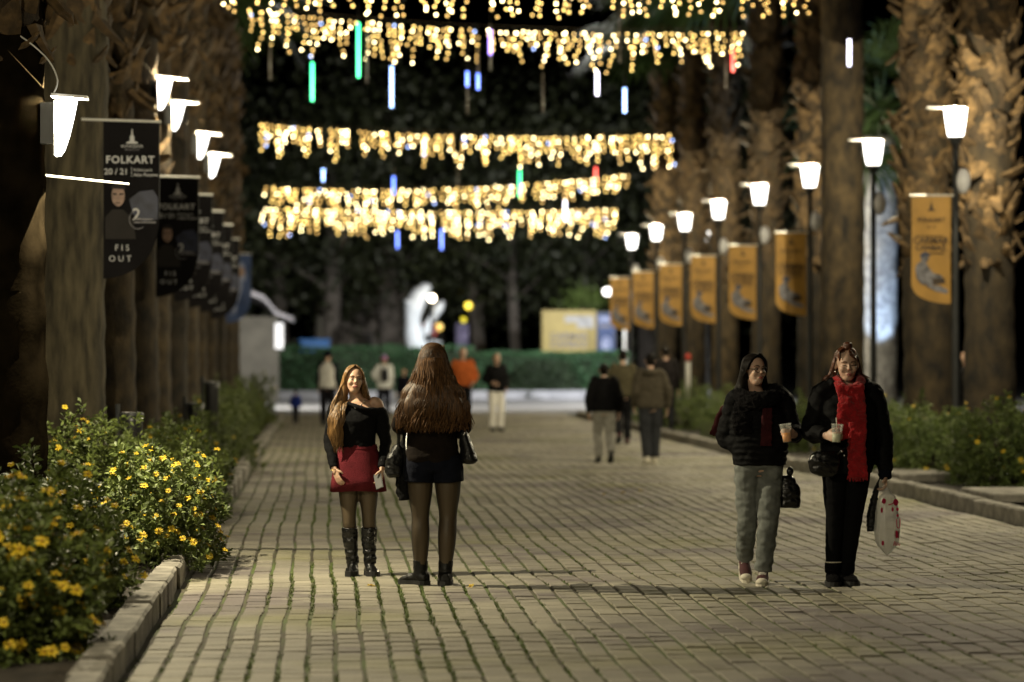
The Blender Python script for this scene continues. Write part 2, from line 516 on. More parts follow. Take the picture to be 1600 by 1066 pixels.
def boot_mesh(seed):
    r = random.Random(seed); mb = MB()
    rings = []
    L = .34
    for i in range(4):
        t = i / 3
        w = (.085 * (1 - t) + .05) * r.uniform(.8, 1.2); th = .055 * (1 - .55 * t)
        c = V((L * t, r.uniform(-.015, .015), .05 * t * t))
        rings.append([c + V((0, -w, -.2 * th)), c + V((0, -w * .55, th)), c + V((0, w * .55, th)), c + V((0, w, -.2 * th)), c + V((0, 0, -.6 * th))])
    # ragged broken end
    rings[-1] = [p + V((r.uniform(-.07, .03), 0, 0)) for p in rings[-1]]
    mb.loft(rings)
    return mb.mesh('leaf_base', M['boot'])
BOOTS = [boot_mesh(i) for i in range(7)]
def trunk_mesh(seed, H, R):
    r = random.Random(seed); mb = MB(); n = 28; rings = []
    k = int(H / .16)
    for i in range(k + 1):
        z = H * i / k
        rr = R * (1 + .30 * math.exp(-z / .35)) * (1 - .12 * z / H) + .010 * math.sin(z * 26 + seed)
        cx = .05 * noise.noise(V((0, z * .35, seed))); cy = .05 * noise.noise(V((5, z * .35, seed)))
        rings.append([V((cx + math.cos(a) * q, cy + math.sin(a) * q, z)) for a, q in ((2 * math.pi * j / n, rr + .022 * noise.noise(V((math.cos(2 * math.pi * j / n) * 4, math.sin(2 * math.pi * j / n) * 4, z * 1.1 + seed * 9)))) for j in range(n))])
    mb.loft(rings)
    return mb.mesh('trunk', M['trunk'], True)
def frond_mesh():
    mb = MB()
    r = random.Random(5)
    for i in range(34):
        el = r.uniform(-.9, 1.2); az = i * 2.39996
        d = V((math.cos(az) * math.cos(el), math.sin(az) * math.cos(el), math.sin(el)))
        s = V((-math.sin(az), math.cos(az), 0))
        tip = d * r.uniform(.9, 1.3)
        mb.tube([V((0, 0, 0)), tip * .6, tip + V((0, 0, -.08))], [.03, .022, .015], 4)
        up = s.cross(d)
        for j in range(19):                # fan of narrow leaflets
            a = (j - 9) / 9 * 1.9
            ld = (d * math.cos(a) + s * math.sin(a) * .95).normalized()
            L = .95 * (1 - .25 * abs(a) / 1.9) * r.uniform(.85, 1.1)
            p1 = tip + ld * L * .6 + up * .03; p2 = tip + ld * L + V((0, 0, -.22 * L - .1 * r.random()))
            w = ld.cross(up).normalized() * .035
            mb.add([tip - w * .4, tip + w * .4, p1 + w, p1 - w, p2], [(0, 1, 2, 3), (3, 2, 4)])
    return mb.mesh('crown', M['frond'])
CROWN = frond_mesh()
def fibre_mesh(z0, z1, R, seed):
    mb = MB(); n = 20; rings = []; k = max(2, int((z1 - z0) / .14))
    for i in range(k + 1):
        z = z0 + (z1 - z0) * i / k
        rings.append([V((math.cos(2 * math.pi * j / n), math.sin(2 * math.pi * j / n), 0)) * (R + .05 * noise.noise(V((j * .9, z * 2.2, seed))) + (.0 if i else -.02)) + V((0, 0, z)) for j in range(n)])
    mb.loft(rings)
    return mb.mesh('fibre_sleeve', M['fibre'], True)
def palm(x, y, R, z0, single_top, H=11.5, seed=0, label=None, group=None, thin=None, bark=None, clear=None):
    r = random.Random(seed)
    t = empty('palm_tree', (x, y, .02), 0, label, 'palm tree', group)
    tk = link('trunk', trunk_mesh(seed, H, R), t)
    if bark: tk.data.materials.clear(); tk.data.materials.append(bark)
    link('fibre_sleeve', fibre_mesh(z0 + .2, H, R * .93, seed), t)
    jm = MB()
    z = z0; i = 0
    while z < H:
        az = i * 2.39996 + r.uniform(-.2, .2)
        ramp = min(1, (z - z0) / .6)
        el = .75 + .55 * r.random() if r.random() < .8 else .2 + .5 * r.random()
        el = el if r.random() < .84 else -el
        s = (.55 + .45 * ramp) * r.uniform(.75, 1.25)
        Mx = Matrix.Translation((math.cos(az) * R * .86, math.sin(az) * R * .86, z)) @ Matrix.Rotation(az + r.uniform(-.3, .3), 4, 'Z') @ Matrix.Rotation(-el, 4, 'Y') @ Matrix.Rotation(r.uniform(-.35, .35), 4, 'X') @ Matrix.Scale(s, 4)
        me = BOOTS[i % 7]
        if clear and math.cos(az) > -.1 and clear - 1.0 < z < clear + .6:
            z += .030; i += 1; continue
        facing = math.sin(az) < .45
        if z < single_top and facing:
            o = link('leaf_base', me, t); o.matrix_local = Mx
        else:
            jm.add([Mx @ v.co for v in me.vertices], [tuple(p.vertices) for p in me.polygons])
        z += .021 if thin is None else thin; i += 1
    o = jm.build('leaf_bases', M['boot'], t); o["kind"] = "stuff"
    link('crown', CROWN, t, (0, 0, H), (0, 0, r.uniform(0, 6)), (1.5, 1.5, 1.5))
    return t
XL, XR = -2.62, 9.27
ORD = ['first', 'second', 'third', 'fourth', 'fifth', 'sixth', 'seventh', 'eighth', 'ninth', 'tenth']
GL = 'palms along the dark banner side'; GR = 'palms along the orange banner side'
left = [(-2.43, 21.0, .41, 3.75, 4.4, 'palm with a lit wedge lamp and a bare white rod on its shade-coloured trunk'),
        (XL, 29.5, .41, 4.5, 5.5, 'palm whose fissured trunk, coloured as lit, holds the largest black banner'),
        (XL, 34.0, .38, 4.2, 6.1, 'palm without banner or lamp, between the two nearest black banners'),
        (XL, 38.6, .40, 3.9, 6.6, 'palm holding both a lit lamp and the black banner with the whole lettered name')]
y = 43.3
while y < 76:
    left.append((XL + rnd.uniform(-.05, .05), y, rnd.uniform(.36, .42), rnd.uniform(3.6, 4.4), 0, 'palm with ringed trunk, %s beyond the one holding lamp and whole lettered banner' % ORD[len(left) - 4])); y += 4.6
for i, (x, y, R, z0, st_, lab) in enumerate(left):
    palm(x, y, R, z0, st_, 11 + rnd.uniform(0, 1.5), i + 1, lab, GL, None if y < 50 else .034, M['trunk_fissured'] if i == 1 else M['trunk_shaded'] if i == 0 else None, 5.45 if 38 < y < 54 else None)
right = [(9.90, 41.8, .38, 2.9, 6.6, 'palm at the kerb slab, shaggy above a bare trunk, beyond the tallest lamp post'),
         (XR - .02, 43.2, .38, 2.9, 7.1, 'palm with thick shaggy leaf bases standing behind the largest orange banner'),
         (XR - .25, 49.0, .39, 8.8, 0, 'palm with a smooth dark trunk half hiding a lamp')]
y = 54.7
while y < 84:
    right.append((XR + .22 + rnd.uniform(-.05, .05), y, rnd.uniform(.32, .36), rnd.uniform(2.8, 3.6), 0, 'palm with shaggy upper trunk, %s beyond the smooth dark palm' % ORD[len(right) - 3])); y += 6.02
for i, (x, y, R, z0, st_, lab) in enumerate(right):
    palm(x, y, R, z0, st_, 11 + rnd.uniform(0, 1.5), i + 31, lab, GR, None if y < 50 else .034)

# a pale-lit palm standing behind the right-hand row
pb = W(1373, 600, 64)
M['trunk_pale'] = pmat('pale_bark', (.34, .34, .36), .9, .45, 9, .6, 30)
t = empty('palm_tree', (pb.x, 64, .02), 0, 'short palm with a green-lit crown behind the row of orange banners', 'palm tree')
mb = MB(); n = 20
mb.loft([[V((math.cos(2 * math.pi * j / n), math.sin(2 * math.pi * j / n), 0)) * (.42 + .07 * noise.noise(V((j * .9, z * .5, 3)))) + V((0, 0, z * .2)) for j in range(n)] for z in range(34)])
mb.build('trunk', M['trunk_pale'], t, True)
link('crown', CROWN, t, (0, 0, 7.2), (0, 0, 1), (1.35, 1.35, 1.35))

# ------------------------------------------------------------------ lamps
M['cap_grey'] = pmat('grey_cap_metal', (.16, .155, .15), .5, .1, 8)
def lens_rings(mb, top_w, bot_w, h, n=12, bulge=1.0):
    rings = []
    for t in (0, .15, .5, .85, 1):
        w = bot_w + (top_w - bot_w) * (t ** .75)
        rings.append([V((w * math.cos(2 * math.pi * j / n), w * math.sin(2 * math.pi * j / n), h * t)) for j in range(n)])
    mb.loft(rings)
    return mb
LENS = lens_rings(MB(), .165, .105, .38).mesh('lens', M['lens'], True)
def post_parts(t, z, watts):
    # z = underside of the cap
    MB().lathe([(.13, 0), (.13, .05), (.075, .12), (.055, .5), (.048, z * .6), (.045, z - .42)], n=14).build('pole', M['metal_dark'], t, True)
    MB().lathe([(.05, 0), (.08, .05), (.11, .10), (.115, .12)], n=14).build('lens_holder', M['metal_dark'], t, True, loc=(0, 0, z - .50))
    link('lens', LENS, t, (0, 0, z - .38))
    lamp_light(t, (0, 0, z - .09), watts)
    mb = MB(); mb.lathe([(.172, 0), (.178, .02), (.05, .045)], n=18)
    mb.box((-.22, 0, .012), (.36, .14, .02))
    mb.build('cap', M['cap_grey'], t, loc=(0, 0, z + .022))
    g = MB(); g.ell((0, 0, 0), (.12, .12, .19)); g.build('spare_globe', M['globe'], t, True, loc=(.10, .02, z - 1.0))
    MB().tube([(0, 0, z - 1.0), (.06, .01, z - 1.0)], .02).build('globe_bracket', M['metal_dark'], t)
XLAMP = 8.9
R_Y = [39.6 + 6.02 * i for i in range(8)]
R_LAB = ['tall park lamp post with the biggest lit lens, beside the large orange banner', 'lit park lamp post without any banner, beside the bluish palm gap',
         'lit park lamp post half hidden by the smooth dark palm trunk']
def post(x, y, z, lab):
    t = empty('lamp_post', (x, y, .02), 0, lab, 'lamp post', 'lamp posts along the orange banner side')
    post_parts(t, z - .02, LAMP_W)
    return t
for i, y in enumerate(R_Y):
    lab = R_LAB[i] if i < 3 else 'lit park lamp post, %s beyond the one half hidden by a palm' % ORD[i - 3]
    z = 5.12
    post(XLAMP, y, z, lab)
for y in (33.5, 27.5):
    post(XLAMP, y, 5.12, 'lit park lamp post nearer than the largest orange banner, outside the photograph')

# wedge lamps fixed to the palms on the left
def wedge_mesh(w, h, mat, n=10):
    mb = MB(); rings = []
    for t in (0, .1, .35, .7, 1):
        r = w * (.18 + .82 * t ** .62)
        rings.append([V((-.01, -r * .8, h * t))] + [V((r * math.cos(a), r * .8 * math.sin(a), h * t)) for a in (math.pi * (k / n - .5) for k in range(1, n))] + [V((-.01, r * .8, h * t))])
    mb.loft(rings)
    return mb.mesh('lens', mat, True)
WEDGE = wedge_mesh(.17, .40, M['lens']); WEDGE_K = wedge_mesh(.145, .40, M['lens'])
def wedge_lamp(x, y, z, lab, mesh, watts, cable=False, arm=.5):
    t = empty('wall_lamp', (x, y, z), 0, lab, 'lamp', 'wedge lamps fixed to the palms')
    link('lens', mesh, t, (0, 0, -.44))
    lamp_light(t, (.09, 0, -.15), watts)
    mb = MB(); mb.box((.5 * arm - .04, 0, 0), (arm, .16, .022)); mb.build('cap', M['metal_white'], t, rot=(0, .07, 0))
    mb = MB(); mb.box((-.07, 0, -.2), (.10, .10, .30)); mb.build('bracket', M['metal_dark'], t)
    mb = MB(); mb.box((-.018, 0, -.24), (.010, .25, .40)); mb.build('shield_plate', M['metal_dark'], t)  # added plate that keeps the lamp's light off the trunk
    if cable:
        MB().tube([(-.03, -.05, 0), (.01, -.12, .1), (-.05, -.14, .24), (-.2, -.16, .38), (-.42, -.05, .52)], .006, 6, sub=4).build('cable', M['metal_white'], t)
    return t
wedge_lamp(W(90, 150, 20.86).x, 20.86, W(90, 150, 20.86).z, 'bright wedge lamp with a looping cable on the nearest shade-coloured palm trunk', WEDGE_K, LAMP_W * 1.8, True, .26)
for (px, py, y, lab) in ((246, 120, 38.3, 'broad lit wedge lamp above the second complete black banner'), (268, 158, 43.0, 'narrow lit wedge lamp on the palm behind the broad one'),
                         (308, 207, 47.7, 'small lit wedge lamp partly hidden by shaggy palm bark'), (327, 240, 52.3, 'lit wedge lamp farthest along the palms of the black banners')):
    p = W(px, py, y)
    wedge_lamp(p.x + .03, y, p.z, lab, WEDGE, LAMP_W * .4, False, .42)
for y in (12.2, 5.0):      # the row goes on towards the viewer, outside the frame
    t = empty('palm_tree', (-3.0, y, .02), 0, 'palm carrying a wedge lamp nearer than the photograph shows', 'palm tree', GL)
    link('trunk', trunk_mesh(int(y), 9.0, .4), t); link('crown', CROWN, t, (0, 0, 9), None, (1.4, 1.4, 1.4))
    wedge_lamp(-2.58, y, 4.4, 'lit wedge lamp on a palm nearer than the photograph shows', WEDGE, LAMP_W * .8)

# ------------------------------------------------------------------ banners
def banner_outline(w, h, cut, mirror):
    # pole side runs the full height, road side is shorter, a quarter ellipse joins them
    pts = [(0, 0), (w, 0), (w, -(h - cut))]
    for k in range(1, 11):
        a = math.pi / 2 * k / 10
        pts.append((w * math.cos(a), -(h - cut) - cut * math.sin(a)))
    if mirror: pts = [(-x, z) for x, z in pts][::-1]
    return pts
def banner_cloth(pts, mat, parent, w):
    mb = MB()
    def cl(x, z, o): return V((x, o + .012 * math.sin(z * 5 + x * 9) * min(1, -z * 3), z))
    # vertical slices so that the cloth can ripple
    outline = pts
    xs = sorted(set([p[0] for p in pts]))
    n = 12
    x0, x1 = min(xs), max(xs)
    def low(x):
        best = 0
        for (a, b) in zip(outline, outline[1:] + outline[:1]):
            if min(a[0], b[0]) - 1e-9 <= x <= max(a[0], b[0]) + 1e-9 and abs(a[0] - b[0]) > 1e-9:
                t = (x - a[0]) / (b[0] - a[0]); best = min(best, a[1] + t * (b[1] - a[1]))
        return best
    m = 14; rows = []
    for i in range(n + 1):
        x = x0 + (x1 - x0) * i / n; lo = low(min(max(x, x0 + .001), x1 - .001))
        rows.append([cl(x, lo * j / m, 0) for j in range(m + 1)])
    vs = [p for r in rows for p in r]; k = len(vs)
    vs2 = vs + [p + V((0, .004, 0)) for p in vs]
    fs = []
    for i in range(n):
        for j in range(m):
            q = (i * (m + 1) + j, i * (m + 1) + j + 1, (i + 1) * (m + 1) + j + 1, (i + 1) * (m + 1) + j)
            fs.append(q); fs.append(tuple(v + k for v in reversed(q)))
    mb.add(vs2, fs)
    return mb.build('cloth', mat, parent, True)
def flat(pts, mat, name, parent, off):
    vs = [V((x, off, z)) for x, z in pts] + [V((x, off + .002, z)) for x, z in pts]
    n = len(pts)
    fs = [tuple(range(n)), tuple(reversed(range(n, 2 * n)))] + [(i, (i + 1) % n, n + (i + 1) % n, n + i) for i in range(n)]
    return mesh_obj(name, vs, fs, mat, parent)
def put_text(s, size, x, z, mat, parent, off=-.022, name='lettering', **kw):
    return link(name, text_mesh(s, size, mat, **kw), parent, (x, off, z), (math.pi / 2, 0, 0))
def disc(cx, cz, rx, rz, n=18, a0=0, a1=2 * math.pi):
    return [(cx + rx * math.cos(a0 + (a1 - a0) * i / n), cz + rz * math.sin(a0 + (a1 - a0) * i / n)) for i in range(n)]
def tower_mark(parent, cx, cz, s, mat):      # the little clock-tower emblem
    flat([(cx - .5 * s, cz), (cx + .5 * s, cz), (cx + .42 * s, cz + .16 * s), (cx + .2 * s, cz + .2 * s), (cx + .17 * s, cz + .65 * s), (cx + .08 * s, cz + .72 * s), (cx + .03 * s, cz + 1.25 * s),
          (cx - .03 * s, cz + 1.25 * s), (cx - .08 * s, cz + .72 * s), (cx - .17 * s, cz + .65 * s), (cx - .2 * s, cz + .2 * s), (cx - .42 * s, cz + .16 * s)], mat, 'emblem', parent, -.024)
BW, BH = .56, 1.60
def black_banner(x, y, z, lab, detail=2, blue=False):
    t = empty('banner', (x, y, z), 0, lab, 'banner', 'black banners on the palms')
    banner_cloth(banner_outline(BW, BH, .55, False), M['blue_board'] if blue else M['banner_black'], t, BW)
    MB().tube([(-.22, 0, .012), (BW + .02, 0, .012 - .02)], .014, 8).build('rod', M['metal_white'], t)
    MB().tube([(BW + .004, 0, 0), (BW + .004, 0, -1.0)], .004, 5).build('hem', M['metal_dark'], t)
    if blue:
        flat([(.1, -.25), (.4, -.2), (.46, -.5), (.3, -1.0), (.2, -1.4), (.08, -1.42), (.15, -.8)], M['print_skyblue'], 'print', t, -.02)
        flat(disc(.32, -.42, .1, .12), M['print_skin'], 'print', t, -.024)
        return t
    tower_mark(t, .29, -.235, .12, M['print_white'])
    put_text("BÜYÜKŞEHİR", .036, .29, -.262, M['print_white'], t)
    put_text("BELEDİYESİ", .028, .29, -.295, M['print_grey'], t)
    put_text("FOLKART", .105, .27, -.40, M['print_white'], t, bold=.022, spacing=1.12)
    put_text("20 / 21", .085, .13, -.52, M['print_white'], t, bold=.012)
    flat([(.283, -.57), (.287, -.57), (.287, -.47), (.283, -.47)], M['print_white'], 'print', t, -.022)
    put_text("Kültürpark", .043, .305, -.50, M['print_white'], t, align='LEFT')
    put_text("Atlas Pavyonu", .043, .305, -.55, M['print_white'], t, align='LEFT', bold=.01)
    # portrait: head, glasses, dark jacket
    flat([(.02, -.98), (.09, -.9), (.2, -.9), (.3, -1.0), (.33, -1.2), (.02, -1.2)], M['print_black'], 'print', t, -.020)
    flat(disc(.15, -.76, .066, .11, 20), M['print_skin'], 'portrait', t, -.022)
    flat(disc(.15, -.70, .078, .062, 14, 0, math.pi), M['print_black'], 'portrait', t, -.026)
    for dx in (-.032, .032):
        flat(disc(.15 + dx, -.745, .024, .010, 10), M['print_black'], 'portrait', t, -.026)
    flat([(.12, -.83), (.18, -.83), (.17, -.84), (.13, -.84)], M['print_dark'], 'portrait', t, -.026)
    flat([(.26, -.8), (.36, -.72), (.5, -.70), (.55, -.78), (.55, -1.0), (.4, -1.02), (.3, -.95)], M['print_blue'], 'print', t, -.019)
    put_text("2", .17, .335, -.955, M['print_white'], t, bold=.01, off=-.026)
    ring = [(.35 + .09 * math.cos(a), -1.0 + .10 * math.sin(a)) for a in [math.radians(130 + 12 * k) for k in range(16)]]
    flat(ring + [(.35 + (p[0] - .35) * .93, -1.0 + (p[1] + 1.0) * .93) for p in reversed(ring)], M['print_grey'], 'print', t, -.024)
    for z, x1 in ((-1.0, .5), (-1.03, .53)):
        flat([(.31, z - .008), (x1, z - .008), (x1, z + .008), (.31, z + .008)], M['print_grey'], 'print', t, -.027)
    put_text("F I S", .085, .19, -1.29, M['print_white'], t)
    put_text("O U T", .085, .17, -1.40, M['print_white'], t)
    return t
BL = [(29.42, 'largest black banner, its lettering cut off by the palm trunk'), (38.5, 'black banner with the whole lettered name and a printed portrait'), (43.1, None), (47.8, None), (52.4, None), (57.0, None)]
for i, (y, lab) in enumerate(BL):
    black_banner(XL + .40, y - .44, 4.03 + (0 if i < 2 else rnd.uniform(-.06, .04)), lab or 'black banner on a palm, %s beyond the one with the whole name' % ORD[i - 2])
black_banner(XL + .40, 65.7, 4.0, 'blue banner with a pale figure at the far end of the black ones', blue=True)
# bare rod on the nearest palm
p0 = W(92, 276, 21.3); p1 = W(202, 288, 21.3)
mb = MB(); mb.tube([p0 + V((-.14, .0, .01)), p1], .010, 8)
o = mb.build('banner_rod', M['rod_grey']); tag(o, 'bare white rod without cloth below the wedge lamp with a cable', 'rod')

def orange_banner(x, y, z, lab):
    t = empty('banner', (x, y, z), 0, lab, 'banner', 'orange banners on the lamp posts')
    banner_cloth(banner_outline(BW, 1.52, .26, True), M['banner_orange'], t, BW)
    MB().tube([(.06, 0, .012), (-BW - .02, 0, .006)], .015, 8).build('rod', M['metal_white'], t)
    tower_mark(t, -.28, -.21, .11, M['print_dark'])
    put_text("FOLKART", .085, -.28, -.34, M['print_dark'], t, bold=.02, spacing=1.1)
    put_text("20 / 21", .05, -.28, -.44, M['print_dark'], t)
    flat([(-.50, -.56), (-.10, -.56), (-.10, -.57), (-.50, -.57)], M['print_dark'], 'print', t, -.022)
    put_text("CARMAR", .125, -.29, -.63, M['print_dark'], t, bold=.02)
    put_text("CANBAZ", .11, -.29, -.73, M['print_dark'], t, bold=.02)
    flat([(-.40, -.80), (-.10, -.80), (-.10, -.815), (-.40, -.815)], M['print_dark'], 'print', t, -.022)
    # seated figure print
    flat([(-.43, -.92), (-.36, -.93), (-.31, -1.02), (-.25, -1.09), (-.14, -1.11), (-.11, -1.17), (-.16, -1.24), (-.30, -1.27), (-.42, -1.24), (-.49, -1.16), (-.51, -1.02), (-.48, -.95)], M['print_grey'], 'print', t, -.020)
    flat(disc(-.375, -.865, .06, .075, 14), M['print_grey'], 'print', t, -.024)
    flat([(-.44, -.87), (-.44, -.82), (-.37, -.78), (-.31, -.82), (-.28, -.845), (-.35, -.85)], M['print_blue'], 'print', t, -.027)
    flat([(-.27, -1.16), (-.10, -1.15), (-.08, -1.23), (-.26, -1.25)], M['print_dark'], 'print', t, -.024)
    flat([(-.36, -1.27), (-.16, -1.26), (-.04, -1.33), (-.06, -1.38), (-.22, -1.34)], M['print_grey'], 'print', t, -.024)
    return t
OL = ['largest orange banner, hung in front of the shaggy palm', None, 'orange banner against the grey trunk left of the smooth dark palm']
for i, y in enumerate(R_Y):
    if i == 1: continue
    z = 3.90
    lab = OL[i] if i < 3 and OL[i] else 'orange banner on a lamp post, %s beyond the one by the smooth palm' % ORD[i - 3]
    orange_banner(XLAMP - .075, y - .02, z, lab)

# ------------------------------------------------------------------ curtains of icicle lights
M['bulb'] = emat('warm_bulb', (1, .64, .16), BULB_W)
M['bulb_hot'] = emat('warm_bulb_hot', (1, .79, .38), BULB_W * 2.4)
M['bulb_dim'] = emat('warm_bulb_dim', (1, .58, .14), BULB_W * .55)
M['bulb_blue'] = emat('cool_bulb', (.35, .5, 1), BULB_W * 1.1)
M['wire'] = pmat('lamp_wire', (.03, .026, .02), .6, .2, 10)
def bulb_mesh(mat, r):
    bm = bmesh.new(); bmesh.ops.create_icosphere(bm, subdivisions=1, radius=r)
    me = bpy.data.meshes.new('bulb'); bm.to_mesh(me); bm.free(); me.materials.append(mat)
    return me
def curtain(pa, pb, pm, Y, segs, pitch, step, nmax, br, seed, label):
    """pa, pm, pb: pixels of the left end, the middle and the right end of the cable"""
    r = random.Random(seed)
    meshes = [bulb_mesh(M['bulb'], br), bulb_mesh(M['bulb_hot'], br), bulb_mesh(M['bulb_dim'], br), bulb_mesh(M['bulb_blue'], br)]
    A, Bm, B = W(*pa, Y), W(*pm, Y), W(*pb, Y)
    def cab(t):
        # quadratic through the three points
        return A * (2 * (t - .5) * (t - 1)) + Bm * (-4 * t * (t - 1)) + B * (2 * t * (t - .5))
    for sgi in range(segs):
        t0, t1 = sgi / segs, (sgi + 1) / segs
        org = cab(t0)
        where = ['first from the black-banner palms', 'second from the black-banner palms'] + ['in the middle'] * (segs - 4) + ['second from the orange-banner palms', 'first from the orange-banner palms']
        e = empty('light_curtain', org, 0, label + ', ' + where[sgi], 'fairy lights', 'icicle light curtains over the promenade')
        pts = [cab(t0 + (t1 - t0) * k / 8) - org for k in range(9)]
        wm = MB(); wm.tube(pts, .006, 4)
        n = max(3, int((cab(t1) - org).length / pitch))
        for i in range(n):
            if i == n - 1 and sgi < segs - 1: continue
            t = t0 + (t1 - t0) * (i + .35) / n
            p = cab(t) - org + V((r.uniform(-.03, .03), 0, 0))
            cnt = r.choice(nmax)
            x, z = p.x, p.z
            q = [V((x, p.y, z))]
            for k in range(cnt):
                x += r.gauss(0, .036); z -= step * r.uniform(.75, 1.2)
                yy = p.y + r.uniform(-.25, .25)
                q.append(V((x, p.y, z)))
                mi = r.random()
                me = meshes[1] if mi < .28 else meshes[2] if mi < .60 else meshes[3] if mi > .975 else meshes[0]
                link('bulb', me, e, (x + r.uniform(-.02, .02), p.y + r.uniform(-.03, .03), z))
            wm.tube(q, .003, 3)
        wm.build('wire', M['wire'], e)
CL = ['icicle curtain of the topmost row cut by the frame', 'icicle curtain of the row above most coloured tubes',
      'icicle curtain of the single middle row', 'icicle curtain of the upper crowded row', 'icicle curtain of the lowest row']
curtain((345, -42), (1348, -38), (850, -28), 49, 5, .17, .12, (4, 4, 5, 5), .021, 1, CL[0])
curtain((383, 8), (1165, 44), (760, 40), 57, 4, .112, .12, (3, 4, 4, 5, 6, 7), .022, 2, CL[1])
curtain((402, 188), (1055, 205), (720, 207), 72, 4, .112, .125, (3, 4, 4, 5, 6, 7), .026, 3, CL[2])
curtain((415, 288), (985, 268), (690, 290), 82, 4, .115, .13, (3, 4, 4, 5), .027, 4, CL[3])
curtain((412, 320), (965, 322), (690, 326), 86, 4, .108, .13, (4, 4, 5, 6, 7), .027, 5, CL[4])

# hanging meteor tubes: px x, y0, y1, Y, colour, lit from..to (fractions of the tube), height of hanger in px
TC = {'green': (.02, 1, .35), 'blue': (.10, .22, 1), 'ice': (.30, .50, 1), 'white': (.85, .82, 1), 'red': (1, .05, .04), 'violet': (.35, .22, 1)}
TM = {k: emat('tube_light_' + k, c, 5.0 if k in ('white', 'ice') else 4.0) for k, c in TC.items()}
M['tube'] = pmat('clear_tube', (.16, .14, .12), .3, .2, 10)
tubes = [(488, 98, 158, 55, 'green', 0, 1, 60), (560, 36, 121, 55, 'green', 0, 1, 30), (573, 50, 130, 55, None, 0, 0, 30), (612, 104, 168, 55, 'ice', 0, 1, 70), (422, 55, 125, 55, None, 0, 0, 40),
         (730, 112, 178, 55, 'blue', 0, .35, 70), (747, 75, 140, 55, 'blue', .62, 1, 30), (766, 40, 110, 53, 'violet', .1, .65, 50), (848, 116, 176, 55, None, 0, 0, 70), (933, 112, 149, 55, 'white', 0, 1, 60),
         (968, 5, 98, 53, None, 0, 0, 30), (976, 138, 176, 55, 'ice', 0, 1, 90), (1145, 78, 112, 55, 'red', 0, 1, 50), (1134, 75, 138, 55, None, 0, 0, 30), (1327, 62, 103, 48, 'white', 0, 1, 90),
         (505, 264, 296, 70, 'ice', 0, .6, 60), (615, 264, 304, 70, 'blue', .3, 1, 50), (715, 262, 292, 70, None, 0, 0, 50), (812, 266, 308, 80, 'green', 0, 1, 20), (931, 262, 285, 80, 'red', 0, 1, 10),
         (621, 350, 388, 84, 'blue', .3, 1, 30), (690, 345, 390, 84, 'blue', .3, 1, 30), (536, 355, 383, 84, None, 0, 0, 20), (883, 300, 345, 84, 'white', .3, 1, 20)]
for (px, a, b, Y, c, l0, l1, hg) in tubes:
    p, q = W(px, a, Y), W(px, b, Y); L = p.z - q.z
    lab = {None: 'unlit grey light tube hanging from a light curtain', 'green': 'hanging light tube glowing green', 'blue': 'hanging light tube glowing deep blue', 'ice': 'hanging light tube glowing icy blue',
           'white': 'hanging light tube glowing white', 'red': 'hanging light tube glowing red', 'violet': 'hanging light tube glowing violet'}[c]
    lab += ', below ' + ('the row with most tubes' if Y < 60 else 'the single middle row' if Y < 75 else 'the two crowded rows')
    t = empty('light_tube', p, 0, lab, 'light tube', 'hanging light tubes')
    MB().tube([(0, 0, .02), (0, 0, -L)], .019, 10).build('tube', M['tube'], t, True)
    MB().tube([(0, 0, W(px, a - hg, Y).z - p.z), (0, 0, 0)], .005, 4).build('hanger', M['wire'], t)
    if c: MB().tube([(0, 0, -L * l0), (0, 0, -L * l1)], [.027, .027], 10).build('lit_section', TM[c], t, True)

# ------------------------------------------------------------------ flowering shrubs
M['leaf'] = pmat('shrub_leaf', (.08, .125, .024), .55, .5, 5, col2=(.17, .215, .05))
M['leaf_right'] = pmat('shrub_leaf_bushy', (.085, .145, .03), .55, .5, 4, col2=(.17, .225, .055))
M['petal'] = pmat('yellow_petal', (.62, .45, .02), .6, .15, 20)
M['petal_heart'] = pmat('flower_heart', (.42, .25, .015), .7, .2, 20)
M['stem'] = pmat('shrub_stem', (.05, .045, .022), .8, .3, 10)
def daisy():
    mb = MB()
    for k in range(11):
        a = 2 * math.pi * k / 11; d = V((math.cos(a), math.sin(a), 0)); s = V((-math.sin(a), math.cos(a), 0)) * .0055
        z = .004 * ((k % 3) - 1)
        mb.add([d * .006 - s * .5, d * .006 + s * .5, d * .02 + s + V((0, 0, .003 + z)), d * .029 + V((0, 0, z)), d * .02 - s + V((0, 0, .003 + z))], [(0, 1, 2, 3, 4)], 0)
    mb.ell((0, 0, .003), (.0085, .0085, .006), n=8, m=4, mi=1)
    return mb.mesh('blossom', [M['petal'], M['petal_heart']])
DAISY = daisy()
